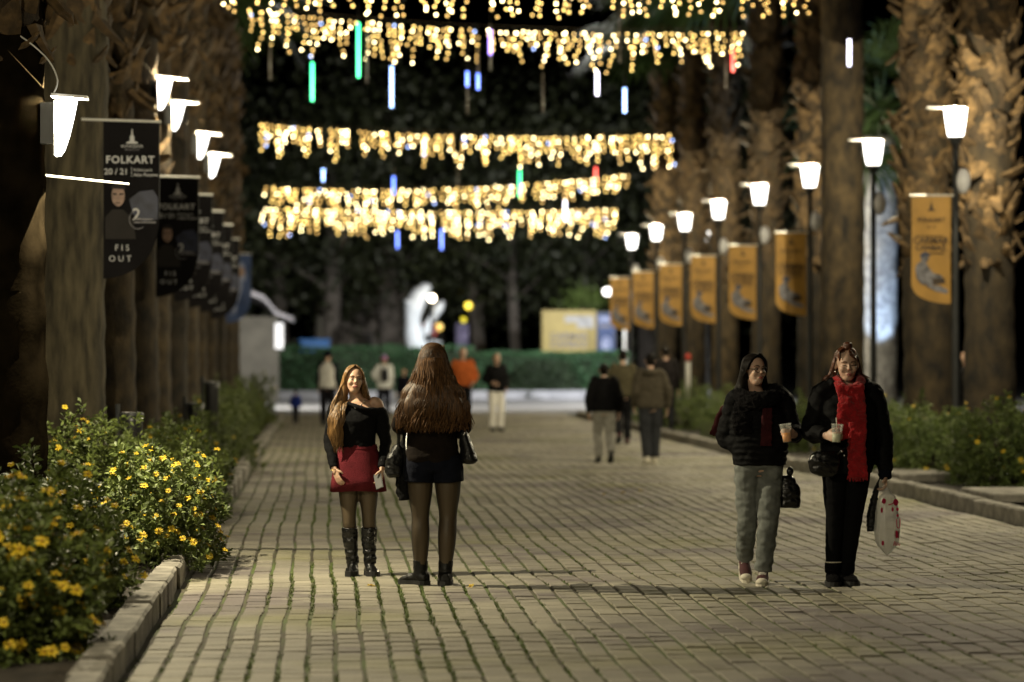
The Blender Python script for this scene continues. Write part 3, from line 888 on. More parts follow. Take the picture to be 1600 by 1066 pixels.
def shrub(c, r, nleaf, nflow, label, seed, leafL=.055, mat='leaf', group='flowering shrubs along the kerbs', fs=1.25, camside=True):
    R = random.Random(seed)
    cx, cy = c
    rx, ry, h = r
    t = empty('flowering_shrub', (cx, cy, .09), 0, label, 'shrub', group)
    def surf(th, ph):
        l = 1 + .38 * noise.noise(V((math.cos(th) * 1.7 + seed * 3.7, math.sin(th) * 1.7, ph * 1.7))) + .22 * noise.noise(V((math.cos(th) * 4 + seed, math.sin(th) * 4, ph * 4)))
        e = math.cos(ph) ** .7
        return V((rx * l * e * math.cos(th), ry * l * e * math.sin(th), h * l * (max(0, math.sin(ph)) ** .8) + .03))
    mb = MB(); sm = MB()
    ncl = max(20, nleaf // 26)
    tips = []
    for i in range(ncl):
        th = R.uniform(0, 2 * math.pi); ph = math.asin(R.uniform(-.06, 1))
        depth = R.random() ** .45
        p = surf(th, ph) * (.35 + .65 * depth); p.z = max(.03, p.z)
        out = (p - V((0, 0, h * .25))).normalized()
        up = (out * .8 + V((R.uniform(-.4, .4), R.uniform(-.4, .4), .8))).normalized()
        tips.append((p, up, depth))
        if i % 4 == 0: sm.tube([V((p.x * .2, p.y * .2, 0)), p * .6 + V((0, 0, .02)), p], [.006, .004, .002], 3)
        for k in range(26):
            b = p - up * R.uniform(0, .12)
            d = (up * R.uniform(.15, .9) + V((R.gauss(0, 1), R.gauss(0, 1), R.gauss(0, .6))).normalized() * .8).normalized()
            L = leafL * R.uniform(.6, 1.25)
            s = d.cross(V((R.gauss(0, 1), R.gauss(0, 1), R.gauss(0, 1)))).normalized() * L * .2
            b = b + d * .01
            m = b + d * L * .55
            e = b + d * L + V((0, 0, -.1 * L))
            o = len(mb.v)
            mb.v += [b, m + s, e, m - s]; mb.f.append((o, o + 1, o + 2, o + 3)); mb.m.append(0)
    mb.build('foliage', M[mat], t)
    sm.build('stems', M['stem'], t)
    cand = [q for q in tips if q[2] > .55 and (not camside or q[0].y < ry * .55)]
    R.shuffle(cand)
    for (p, up, d) in cand[:nflow]:
        f = link('blossom', DAISY, t)
        q = p + up * R.uniform(.015, .07)
        n_ = (up + V((R.uniform(-.5, .5), R.uniform(-.9, .1), .2))).normalized()
        f.matrix_local = Matrix.Translation(q) @ n_.to_track_quat('Z', 'Y').to_matrix().to_4x4() @ Matrix.Scale(R.uniform(.75, 1.2) * fs, 4)
    return t
SL = [((-1.84, 15.0), (.66, .80, .76), 26000, 190, 'blurred flowering shrub overhanging the kerb, thick with yellow daisies', 1),
      ((-1.76, 17.9), (.55, .90, .80), 26000, 110, 'dark flowering shrub between the nearest daisy bush and the bright leafy one', 2),
      ((-1.30, 22.2), (.50, 1.25, .80), 26000, 150, 'flowering shrub with light green leaves spilling over the kerb at the big palms', 3),
      ((-2.0, 24.8), (.62, 1.3, 1.02), 20000, 70, 'tall daisy shrub rising in front of the pale fissured palm', 4),
      ((-1.45, 28.0), (.50, 1.9, .85), 20000, 55, 'long daisy shrub along the kerb below the largest black banner', 5),
      ((-1.60, 33.6), (.47, 1.9, .80), 13000, 18, 'low shrub with few daisies beside the first bin', 6),
      ((-1.55, 41.8), (.62, 2.4, 1.0), 15000, 16, 'rounded bush with few daisies that swells over the kerb', 7),
      ((-1.75, 47.8), (.52, 2.4, 1.0), 12000, 10, 'loose bush behind the one swelling over the kerb', 8),
      ((-1.65, 55.0), (.55, 3.0, 1.1), 11000, 8, 'bush by the far palms on the side of the black banners', 9),
      ((-1.55, 63.5), (.6, 3.4, 1.15), 10000, 5, 'farthest grey-green bush on the side of the black banners', 10)]
for a in SL: shrub(*a[:4], a[4], a[5], fs=1.35 if a[5] == 1 else 1.05)
SR = [((8.35, 34.0), (.85, 1.5, .95), 24000, 45, 'wide leafy shrub with small yellow blooms behind the right stone slab', 21),
      ((7.9, 37.3), (.70, 1.6, .88), 22000, 18, 'leafy shrub between the two pale stone slabs', 22),
      ((8.25, 41.6), (.62, 1.8, .92), 15000, 6, 'leafy shrub behind the woman with the red scarf', 23),
      ((7.75, 47.5), (.62, 2.2, .85), 14000, 3, 'leafy shrub with a single yellow bloom between the two drinking women', 24),
      ((7.9, 54.0), (.75, 2.4, .95), 12000, 0, 'green shrub behind the woman in glasses', 25),
      ((7.75, 61.0), (.9, 2.6, 1.0), 12000, 0, 'green shrub spreading to the kerb beside the walking men', 26),
      ((8.0, 67.5), (.8, 2.6, 1.0), 11000, 0, 'green shrub farthest along the orange banners', 27),
      ((9.4, 35.6), (.7, 1.4, 1.05), 14000, 8, 'tall leafy shrub at the foot of the shaggy palm by the slab', 28)]
for a in SR: shrub(*a[:4], a[4], a[5], mat='leaf_right', fs=1.15)

# fallen yellow blossoms and a scrap on the paving
for i, (px, py) in enumerate(((580, 918), (261, 945), (1001, 766), (973, 769), (943, 772), (735, 921))):
    g = G(px, py)
    f = link('fallen_blossom', DAISY, None, (g.x, g.y, zgs(g.x, g.y) + .006), (.12 * i, .1, i), (1.2, 1.2, 1.2))
    tag(f, 'yellow daisy head fallen on the paving', 'flower', 'fallen daisy heads')
g = G(1001, 791)
mb = MB(); mb.add([(-.03, -.02, .004), (.03, -.025, .002), (.035, .02, .012), (0, .03, .004), (-.03, .018, .01)], [(0, 1, 2, 3, 4)]); mb.add([(-.03, -.02, .001), (.03, -.025, 0), (.035, .02, .009), (0, .03, .001), (-.03, .018, .007)], [(4, 3, 2, 1, 0)])
tag(mb.build('paper_scrap', M['print_white'], loc=(g.x, g.y, zgs(g.x, g.y) + .004)), 'tiny white scrap of paper on the paving', 'litter')

# ------------------------------------------------------------------ litter bins, marker post
def bin_(x, y, h, lab):
    t = empty('litter_bin', (x, y, .08), 0, lab, 'bin', 'black litter bins by the palms')
    MB().lathe([(.075, .18), (.085, .2), (.10, h - .06), (.103, h), (.09, h), (.085, .24)], n=18).build('bucket', M['black_plastic'], t, True)
    MB().lathe([(.106, h - .02), (.112, h), (.106, h + .025), (.09, h + .02)], n=18).build('rim', M['metal_dark'], t, True)
    MB().tube([(-.13, 0, 0), (-.13, 0, h + .1)], .022, 8).build('post', M['metal_dark'], t)
    MB().tube([(-.13, 0, h * .7), (-.09, 0, h * .7)], .02, 6).build('bracket', M['metal_dark'], t)
p = W(206, 640, 26.6); bin_(p.x, 26.6, 1.02, 'black bin half sunk behind the tall daisy shrub')
p = W(305, 640, 36.2); bin_(p.x, 36.2, .95, 'slim black bin beside the low shrub with few daisies')
p = W(331, 610, 40.4); bin_(p.x, 40.4, 1.18, 'black bin behind the slim one, under the far banners')
p = W(1075, 590, 66)
M['red'] = pmat('red_paint', (.5, .05, .03), .5, .1, 8)
t = empty('marker_post', (p.x, 66, .02), 0, 'white marker post with a red top before the orange banner row', 'post')
MB().lathe([(.06, 0), (.06, 1.55), (.055, 1.6)], n=12).build('post', M['metal_white'], t, True)
MB().lathe([(.066, 0), (.066, .13), (.03, .18)], n=12).build('cap', M['red'], t, True, loc=(0, 0, 1.5))

# ------------------------------------------------------------------ the far end
def ls(px, Y): return W(px, 556, Y).x
# low pale rim in front of the hedge, made of blocks
rim = empty('basin_rim', (0, 107.5, 0), 0, 'low pale stone rim in front of the clipped hedge', 'wall')
x = -4.0
while x < 17:
    mb = MB(); mb.bbox((0, 0, .16), (1.18, .4, .34), .02)
    mb.build('block', M['white_stone'] if rnd.random() < .75 else M['kerb'], rim, loc=(x, rnd.uniform(-.02, .02), 0)); x += 1.2
M['hedge_leaf'] = pmat('hedge_leaf', (.05, .15, .06), .6, .5, 1.2, col2=(.09, .21, .09))
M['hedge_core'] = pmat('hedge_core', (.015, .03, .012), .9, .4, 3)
def leafmass(pts, L, seed, mat, name, parent):
    R = random.Random(seed); mb = MB()
    for p, n_ in pts:
        d = (n_ * .6 + V((R.gauss(0, 1), R.gauss(0, 1), R.gauss(0, 1))).normalized()).normalized()
        s = d.cross(V((R.gauss(0, 1), R.gauss(0, 1), R.gauss(0, 1)))).normalized()
        l = L * R.uniform(.6, 1.3)
        o = len(mb.v); mb.v += [p - d * l * .5, p + s * l * .3, p + d * l * .5, p - s * l * .3]; mb.f.append((o, o + 1, o + 2, o + 3)); mb.m.append(0)
    return mb.build(name, mat, parent)
def hedge(x0, x1, y, h, seed, lab, wave=.12):
    t = empty('hedge', ((x0 + x1) / 2, y, 0), 0, lab, 'hedge')
    w = x1 - x0; R = random.Random(seed)
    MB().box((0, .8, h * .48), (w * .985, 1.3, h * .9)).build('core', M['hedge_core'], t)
    pts = []
    for i in range(int(w * 900)):
        x = R.uniform(-w / 2, w / 2); b = wave * noise.noise(V((x * .8, seed, 0)))
        if R.random() < .72: pts.append((V((x, .1 + b + R.uniform(-.1, .12) + .25 * noise.noise(V((x * .5, 4, 1))), R.uniform(.02, h + b))), V((0, -1, .3))))
        else: pts.append((V((x, R.uniform(.05, 1.5), h + b + R.uniform(-.08, .06))), V((0, -.3, 1))))
    leafmass(pts, .12, seed, M['hedge_leaf'], 'foliage', t)
hedge(ls(425, 108.5), ls(740, 108.5), 108.4, 1.95, 1, 'long clipped hedge below the white dolphin')
hedge(ls(742, 108.5), ls(990, 108.5), 108.4, 1.75, 2, 'clipped hedge below the yellow notice board')
# dark round bush in front of the hedge
pc = W(850, 600, 107.0)
t = empty('round_bush', (pc.x, 107.9, 0), 0, 'dark rounded bush in front of the clipped hedge under the yellow board', 'bush')
Rb = random.Random(4); pts = []
for i in range(5200):
    a = Rb.uniform(0, 6.28); z = Rb.random(); q = math.sqrt(max(0, 1 - z * z))
    k = 1 + .25 * noise.noise(V((math.cos(a) * 2, math.sin(a) * 2, z * 3)))
    pts.append((V((1.55 * k * q * math.cos(a), .55 * k * q * math.sin(a), 1.35 * k * z)), V((q * math.cos(a), q * math.sin(a), z))))
M['bush_dark'] = pmat('dark_bush_leaf', (.02, .038, .014), .7, .4, 2)
leafmass(pts, .13, 9, M['bush_dark'], 'foliage', t)

# leaping dolphin statue
ds = 110.2
t = empty('dolphin_statue', (ls(650, ds), ds, 0), 0, 'white statue of two leaping dolphins above the hedge', 'statue')
M['statue'] = pmat('white_glazed_stone', (.66, .70, .74), .4, .12, 2.5, .1, 10)
Ks = ds / FPX
def sp(px, py, dy=0): p = W(px, py, ds); return V((p.x - ls(650, ds), dy, p.z))
mb = MB()
mb.tube([sp(655, 552), sp(648, 528), sp(645, 500), sp(648, 478), sp(656, 462), sp(665, 451), sp(673, 446)], [(.46, .44), (.38, .36), (.30, .32), (.38, .38), (.36, .34), (.24, .24), (.08, .08)], 16, sub=4)
mb.tube([sp(650, 476, -.1), sp(640, 474, -.16), sp(632, 470, -.2)], [(.24, .14), (.20, .10), (.10, .05)], 10, sub=3)      # flipper
mb.tube([sp(662, 545, -.2), sp(666, 515, -.2), sp(676, 497, -.16), sp(686, 481, -.12), sp(693, 470, -.1)], [(.30, .26), (.17, .17), (.15, .15), (.19, .18), (.06, .06)], 12, sub=4)
mb.tube([sp(655, 535), sp(670, 532), sp(684, 536), sp(692, 534)], [(.26, .2), (.2, .12), (.22, .07), (.1, .03)], 10, sub=3)
mb.tube([sp(643, 500), sp(636, 494), sp(634, 486)], [(.12, .06), (.08, .04), (.02, .02)], 8, sub=2)
fuse(mb, 'dolphins', M['statue'], .05, 4, t)
MB().lathe([(.95, 0), (.95, .25), (.75, .35), (.62, 1.55), (.55, 1.75)], n=20).build('plinth', M['statue'], t, True)
# globe lamp in front of the statue and the yellow lights in the trees
def globe_lamp(px, py, Y, r, col, st, lab, name='globe_lamp', stalk=True):
    p = W(px, py, Y)
    t = empty(name, (p.x, Y, 0), 0, lab, 'lamp', None)
    g = MB(); g.ell((0, 0, p.z), (r, r, r), n=14, m=8); g.build('globe', emat(name + '_lit', col, st), t, True)
    if stalk:
        MB().lathe([(.09, 0), (.045, .3), (.04, p.z - r * .9)], n=10).build('pole', M['metal_dark'], t, True)
globe_lamp(675, 466, 109.3, .13, (1, .85, .6), 14, 'small white globe lamp in front of the dolphin statue')
globe_lamp(732, 478, 118, .15, (1, .72, .02), 2.2, 'yellow globe lamp among the dark trees')
globe_lamp(724, 500, 124, .12, (.9, .75, .02), 1.2, 'faint yellow globe lamp below the bright yellow one')
globe_lamp(686, 511, 113, .15, (1, .62, .04), 1.2, 'orange globe lamp beside the round red and white sign')
# round red and white sign behind the statue
p = W(670, 516, 112.0)
t = empty('round_sign', (p.x, 112, 0), 0, 'round red sign with a white bar behind the dolphin statue', 'sign')
mb = MB(); mb.lathe([(.34, 0), (.34, .03)], n=22); o = mb.build('disc', M['red'], t, loc=(0, 0, p.z), rot=(math.pi / 2, 0, 0))
MB().box((0, -.045, p.z), (.46, .02, .12)).build('bar', M['print_white'], t)
MB().tube([(0, .02, 0), (0, .02, p.z)], .035, 8).build('pole', M['metal_dark'], t)

# notice boards above the hedge
def board(px0, py0, px1, py1, Y, mat, name, lab, deco):
    a, b = W(px0, py0, Y), W(px1, py1, Y); w, h = b.x - a.x, a.z - b.z
    t = empty(name, (a.x, Y, 0), 0, lab, 'sign')
    MB().box((w / 2, .05, b.z + h / 2), (w, .08, h)).build('panel', mat, t)
    fr = MB()
    for c, d in (((w / 2, 0, a.z), (w + .06, .14, .05)), ((w / 2, 0, b.z), (w + .06, .14, .05)), ((0, 0, b.z + h / 2), (.05, .13, h)), ((w, 0, b.z + h / 2), (.05, .13, h))): fr.box((c[0], .04, c[2]), d)
    fr.build('frame', M['metal_dark'] if deco == 2 else mat, t)
    for x in (w * .12, w * .88): MB().tube([(x, .15, 0), (x, .15, a.z)], .04, 8).build('post', M['metal_dark'], t)
    return t, a.z, w, h
t, z, w, h = board(848, 486, 930, 550, 109.9, M['yellow_board'], 'notice_board', 'yellow notice board with grey lettering above the hedge', 1)
flat([(w * .42, z - h * .12), (w * .97, z - h * .12), (w * .97, z - h * .42), (w * .65, z - h * .42), (w * .65, z - h * .28), (w * .42, z - h * .28)], pmat('board_pale', (.42, .42, .42), .6, .1, 3), 'print', t, -.006)
put_text("CARMAR", .36, w * .50, z - h * .62, M['print_grey'], t, off=-.006, bold=.02)
put_text("CANBAZ", .36, w * .50, z - h * .82, M['print_grey'], t, off=-.006, bold=.02)
t, z, w, h = board(933, 489, 961, 553, 109.7, M['blue_board'], 'notice_board', 'narrow dark blue notice board next to the yellow one', 2)
flat(disc(w * .52, z - h * .75, w * .28, h * .17, 12), M['print_skyblue'], 'print', t, -.006)
flat([(w * .1, z - h * .1), (w * .9, z - h * .1), (w * .9, z - h * .22), (w * .1, z - h * .22)], M['print_skyblue'], 'print', t, -.006)
flat([(w * .1, z - h * .28), (w * .8, z - h * .28), (w * .8, z - h * .36), (w * .1, z - h * .36)], M['print_grey'], 'print', t, -.006)

# plaza floodlight post: bright head, white arm
p = W(953, 456, 104)
t = empty('flood_lamp', (p.x + .55, 104, 0), 0, 'bright white floodlight on a bent arm above the blue notice board', 'lamp post')
z = p.z
MB().tube([(0, 0, 0), (0, 0, z - .9), (-.05, 0, z - .3), (-.3, -.1, z)], [.06, .05, .05, .05], 10, sub=3).build('pole', M['metal_white'], t, True)
mb = MB(); mb.loft([[V((.26 * math.cos(a) * k, .24 * math.sin(a) * k, zz)) for a in (2 * math.pi * j / 14 for j in range(14))] for k, zz in ((.6, -.13), (.95, -.08), (1, .06), (.7, .13))])
mb.build('head', M['lens'], t, True, loc=(-.55, -.1, z)); lamp_light(t, (-.55, -.1, z - .03), 900, (.95, .97, 1))

for (px_, Y_, lab_) in ((335, 90, 'added plaza floodlight hidden behind the far palms of the black banners'), (1105, 92, 'added plaza floodlight hidden behind the orange banners')):
    tf = empty('flood_lamp', (ls(px_, Y_), Y_, 0), 0, lab_, 'lamp post')  # added unseen lamps that brighten the plaza and the hedge
    MB().tube([(0, 0, 0), (0, 0, 5.0), (0, .1, 5.5)], [.06, .05, .04], 10).build('pole', M['metal_dark'], tf, True)
    mb = MB(); mb.loft([[V((.26 * math.cos(a) * k, .24 * math.sin(a) * k, zz)) for a in (2 * math.pi * j / 14 for j in range(14))] for k, zz in ((.6, -.13), (.95, -.08), (1, .06), (.7, .13))])
    mb.build('head', M['lens'], tf, True, loc=(0, .15, 5.55)); lamp_light(tf, (0, .15, 5.5), 4200, (1, .97, .92))
# small kiosk on the left and the house front in the dark
kx = ls(424, 100)
t = empty('kiosk', (kx, 100, 0), 0, 'small pale kiosk with a white sloping roof edge by the hedge', 'building')
M['kiosk'] = pmat('kiosk_wall', (.075, .07, .055), .8, .2, 2)
zt = W(430, 495, 100).z
MB().box((-1.0, .9, zt / 2), (2.5, 1.6, zt)).build('wall', M['kiosk'], t)
mb = MB()
e0, e1, e2 = W(412, 462, 99), W(432, 480, 99), W(458, 492, 99)
for y0 in (0,):
    pts_ = [V((e0.x - kx - 1.6, 0, e0.z + .7)), V((e0.x - kx, 0, e0.z)), V((e1.x - kx, 0, e1.z - .12)), V((e2.x - kx, 0, e2.z - .08))]
    top = [p + V((0, -.9, 0)) for p in pts_] + [p + V((0, 2.4, 0)) for p in reversed(pts_)]
    n = len(top)
    mb.add(top + [p - V((0, 0, .16)) for p in top], [tuple(range(n)), tuple(reversed(range(n, 2 * n)))] + [(i, i + n, (i + 1) % n + n, (i + 1) % n) for i in range(n)])
mb.build('roof', M['print_grey'], t)
pw = W(436, 525, 100)
MB().box((pw.x - kx, .06, pw.z), (.28, .04, .9)).build('window', emat('kiosk_window', (.8, .85, 1), .25), t)
pbx = W(492, 537, 112)
t = empty('blue_container', (pbx.x, 112, 0), 0, 'blue container behind the hedge near the kiosk', 'container')
M['blue_paint'] = pmat('blue_paint', (.02, .13, .38), .5, .25, 3)
mb = MB(); mb.bbox((0, 0, 1.15), (1.15, 1.0, 2.1), .04); mb.build('body', M['blue_paint'], t)
mb = MB(); mb.bbox((0, 0, 2.26), (1.25, 1.1, .1), .03); mb.build('lid', M['blue_paint'], t)
hx0, hx1 = W(535, 500, 128), W(622, 500, 128)
t = empty('house', ((hx0.x + hx1.x) / 2, 128, 0), 0, 'dim grey house front with a dark door among the trees', 'building')
M['house'] = pmat('house_wall', (.26, .23, .20), .9, .25, .8)
wd = hx1.x - hx0.x
hz = W(560, 420, 128).z
MB().box((0, 1.5, hz / 2), (wd + 2.4, 3, hz)).build('wall', M['house'], t)
mb = MB(); mb.add([(-wd / 2 - 1.6, -.4, hz), (wd / 2 + 1.6, -.4, hz), (wd / 2 + 1.6, 3.4, hz), (-wd / 2 - 1.6, 3.4, hz), (-wd / 2 - .6, 1.5, hz + 1.3), (wd / 2 + .6, 1.5, hz + 1.3)], [(3, 2, 1, 0), (0, 1, 5, 4), (2, 3, 4, 5), (1, 2, 5), (3, 0, 4)])
mb.build('roof', M['metal_dark'], t)
MB().box((wd * .28, -.02, 1.6), (.75, .06, 3.2)).build('door', M['metal_dark'], t)
wf = MB().box((-wd * .12, -.03, 2.1), (.8, .05, 1.1)).build('window', M['metal_dark'], t)
MB().box((-wd * .12, -.06, 2.1), (.68, .02, .98)).build('pane', pmat('dark_glass', (.03, .03, .035), .1, .1, 3), wf)
p = W(436, 400, 113)
MBt = empty('signpost', (W(500, 510, 114).x, 114, 0), 0, 'slim white signpost above the blue container', 'post')
MB().lathe([(.14, 0), (.14, 3.2), (.1, 3.25)], n=10).build('post', M['kiosk'], MBt, True)
pv = W(722, 535, 115)
t = empty('poster_stand', (pv.x, 115, 0), 0, 'violet poster stand behind the hedge above the orange jacket', 'sign')
M['violet'] = pmat('violet_print', (.10, .08, .24), .6, .5, 5, col2=(.3, .27, .45))
MB().box((0, 0, 2.1), (.5, .12, 1.7)).build('panel', M['violet'], t)
MB().box((0, .02, .65), (.12, .08, 1.3)).build('post', M['metal_dark'], t)

# trees behind the plaza
M['tree_bark'] = pmat('grey_bark', (.13, .115, .10), .9, .35, 5, .6, 20, stretch=(1, 1, .3))
M['tree_leaf'] = pmat('tree_leaf', (.02, .03, .011), .6, .5, .5, col2=(.038, .046, .016))
def tree(px, Y, R0, H, cr, seed, lab, lean=0.0, n=5200, base=3.5, lowlight=None):
    r = random.Random(seed)
    x = ls(px, Y)
    t = empty('park_tree', (x, Y, -.05), 0, lab, 'tree', 'trees behind the plaza')
    mb = MB()
    pts = [V((lean * z + .15 * noise.noise(V((z * .3, seed, 0))), .15 * noise.noise(V((z * .3, 0, seed))), z)) for z in (0, .5, 1.5, 3, 5, 7.5, H * .7)]
    mb.tube(pts, [R0 * 1.5, R0 * 1.1, R0, R0 * .92, R0 * .8, R0 * .6, R0 * .25], 12, sub=3)
    ends = []
    for k in range(9):
        z = base + (H * .65 - base) * (k + r.random()) / 9; a = k * 2.4 + r.random()
        s = V((lean * z, 0, z)); d = V((math.cos(a), math.sin(a), .55)).normalized(); L = cr * r.uniform(.5, .9)
        e = s + d * L
        mb.tube([s, s + d * L * .5 + V((0, 0, .2)), e], [R0 * .35, R0 * .2, R0 * .06], 6, sub=2)
        ends += [e, s + d * L * .6]
    ends += [V((lean * H * .7, 0, H * .75))]
    mb.build('trunk', M['tree_bark'], t, True)
    pts = []
    for i in range(n):
        e = ends[i % len(ends)]
        v = V((r.gauss(0, 1), r.gauss(0, 1), r.gauss(0, .75))) * (cr * .30)
        pts.append((e + v, V((0, 0, 1))))
    leafmass(pts, .34, seed, M['tree_leaf'], 'crown', t)
TR = [(438, 122, .33, 15, 4.0, 1, 'tree with a hidden trunk rising behind the kiosk', 0), (515, 119, .42, 16, 4.6, 2, 'tree with a stout dark trunk behind the blue container', .02),
      (610, 121, .55, 17, 4.8, 3, 'tree with the thickest trunk, in front of the house', -.02), (752, 121, .30, 15, 4.4, 4, 'tree with a grey trunk leaning beside the violet poster stand', -.06),
      (805, 117, .24, 14, 4.2, 5, 'tree with a slim pale trunk behind the hedge, before the yellow board', -.02), (912, 119, .22, 16, 4.6, 6, 'tree with a slim straight trunk above the yellow board', .01),
      (1010, 126, .4, 17, 5, 7, 'tree half hidden behind the orange banners at the plaza end', 0), (680, 132, .5, 19, 5.4, 8, 'tall tree standing behind the dolphin statue', 0),
      (860, 134, .5, 19, 5.4, 9, 'tall tree far behind the yellow board', 0), (330, 124, .5, 17, 5.2, 10, 'tree behind the palms of the black banners', 0), (1130, 124, .5, 18, 5.4, 11, 'tree far behind the palms of the orange banners', 0),
      (560, 136, .5, 19, 5.4, 12, 'tall tree standing behind the dim house', 0)]
for (px, Y, R0, H, cr, sd, lab, ln) in TR: tree(px, Y, R0, H, cr, sd, lab, ln)
# young tree lit yellow-green beside the board
t = empty('young_tree', (ls(912, 111), 111.2, 0), 0, 'young tree with bright lit leaves above the yellow board', 'tree')
MB().tube([(0, 0, 0), (.05, 0, 2), (0, 0, 3.6)], [.05, .04, .02], 8).build('trunk', M['tree_bark'], t, True)
Ry = random.Random(6)
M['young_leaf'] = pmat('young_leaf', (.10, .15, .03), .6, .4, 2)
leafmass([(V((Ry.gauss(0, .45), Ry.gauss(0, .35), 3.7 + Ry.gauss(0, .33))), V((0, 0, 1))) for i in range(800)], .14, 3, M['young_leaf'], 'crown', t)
# small floodlight in the grass for the palm behind the right-hand row
t = empty('ground_spotlight', (pb.x - .2, 62.0, .06), 0, 'small ground spotlight in front of the short palm with the lit crown', 'lamp')
mb = MB(); mb.lathe([(.09, 0), (.12, .05), (.13, .22), (.11, .24)], n=14); mb.build('housing', M['metal_dark'], t, True, rot=(-.25, 0, 0))
ml = bpy.data.lights.new('spot_beam', 'SPOT'); ml.energy = 900; ml.color = (.55, .75, 1); ml.spot_size = math.radians(60); ml.shadow_soft_size = .08
lo = bpy.data.objects.new('spot_beam', ml); COL.objects.link(lo); lo.parent = t; lo.location = (0, 0, .3); lo.rotation_euler = (math.radians(165), 0, 0)

t = empty('ground_spotlight', (ls(668, 108), 107.9, 2.2), 0, 'small added spotlight on a post at the hedge aimed at the dolphin statue', 'lamp')  # spotlight added to brighten the statue
mb = MB(); mb.lathe([(.09, 0), (.12, .05), (.13, .22), (.11, .24)], n=14); mb.build('housing', M['metal_dark'], t, True, rot=(-.25, 0, 0)); MB().tube([(0, 0, -2.2), (0, 0, .05)], .03, 8).build('post', M['metal_dark'], t)
ml = bpy.data.lights.new('spot_beam', 'SPOT'); ml.energy = 75; ml.color = (.85, .93, 1); ml.spot_size = math.radians(130); ml.shadow_soft_size = .08
lo = bpy.data.objects.new('spot_beam', ml); COL.objects.link(lo); lo.parent = t; lo.location = (0, 0, .3); lo.rotation_euler = (math.radians(115), 0, 0)

# ------------------------------------------------------------------ people
def skin_mat(name, col):
    m = pmat(name, col, .5, .10, 30, .05, 200)
    b = m.node_tree.nodes["Principled BSDF"]
    b.inputs["Subsurface Weight"].default_value = .15
    b.inputs["Subsurface Radius"].default_value = (.02, .008, .004)
    b.inputs["Subsurface Scale"].default_value = .3
    return m
M['skin'] = skin_mat('skin', (.52, .33, .23))
M['skin_b'] = skin_mat('skin_tan', (.52, .34, .25))
def cloth(name, col, rough=.85, var=.18, bump=.25, bs=120, **k): return pmat(name, col, rough, var, 14, bump, bs, spec=.08, **k)
M['knit_black'] = cloth('black_knit', (.0045, .0045, .005))
M['puffer'] = cloth('black_puffer', (.0045, .0045, .005), .7)
M['coat_fleece'] = cloth('black_fleece', (.006, .0055, .006), .95, .3, .8, 90)
M['wine'] = cloth('wine_wool', (.115, .016, .022), .9, .22, .5, 160)
M['maroon'] = cloth('maroon_wool', (.040, .010, .012), .9, .3, .5, 120)
M['red_wool'] = cloth('red_wool', (.33, .012, .016), .95, .25, .8, 110, sheen=.2)
M['denim'] = cloth('grey_denim', (.155, .165, .155), .9, .28, .3, 220)
M['leggings'] = cloth('black_leggings', (.004, .004, .0045), .8)
M['navy'] = cloth('navy_cloth', (.006, .007, .013), .85)
M['brownblack'] = cloth('dark_brown_knit', (.011, .008, .0065), .9)
M['leather'] = pmat('black_leather', (.005, .005, .005), .25, .3, 12, .45, 35, spec=.55)
M['leather_dull'] = pmat('black_leather_dull', (.006, .006, .006), .45, .3, 12, .3, 45, spec=.3)
M['sole'] = pmat('boot_sole', (.009, .009, .009), .7, .2, 12)
M['canvas'] = pmat('white_rubber', (.62, .58, .48), .7, .1, 12)
M['maroon_canvas'] = pmat('maroon_canvas', (.06, .018, .02), .85, .2, 20)
M['lace'] = pmat('white_lace', (.65, .62, .55), .8, .1, 20)
M['silver'] = pmat('silver', (.7, .7, .68), .25, .1, 10, metal=1)
M['phone_grey'] = pmat('grey_phone_case', (.10, .10, .10), .35, .1, 10)
M['gold'] = pmat('gold', (.75, .55, .22), .3, .1, 10, metal=1)
M['nail'] = pmat('pale_nail', (.75, .68, .66), .25, .05, 10)
M['eye_white'] = pmat('eye_white', (.40, .36, .33), .25, .03, 10)
M['iris'] = pmat('dark_iris', (.012, .008, .006), .15, .1, 10)
M['lips'] = pmat('lips', (.36, .12, .11), .4, .1, 20)
M['lips_dark'] = pmat('lips_dark', (.30, .07, .06), .4, .1, 20)
def hair_mat(name, c1, c2, rough=.38):
    m = pmat(name, c1, rough, .5, 30, .3, 60, col2=c2, stretch=(3, 3, .18), detail=5)
    m.node_tree.nodes["Principled BSDF"].inputs["Anisotropic"].default_value = .5
    m.node_tree.nodes["Principled BSDF"].inputs["Specular IOR Level"].default_value = .12 if rough >= .6 else .4
    return m
M['hair_gold'] = hair_mat('golden_brown_hair', (.085, .045, .018), (.27, .15, .055))
M['hair_brown'] = hair_mat('dark_brown_hair', (.030, .015, .007), (.14, .068, .026), .45)
M['hair_lock'] = hair_mat('warm_brown_locks', (.040, .020, .009), (.15, .075, .03), .62)
M['hair_black'] = hair_mat('black_hair', (.004, .003, .0028), (.011, .008, .006), .6)
M['hair_auburn'] = hair_mat('auburn_hair', (.045, .015, .008), (.13, .045, .02))
M['hair_grey'] = hair_mat('grey_hair', (.14, .13, .12), (.3, .28, .26))
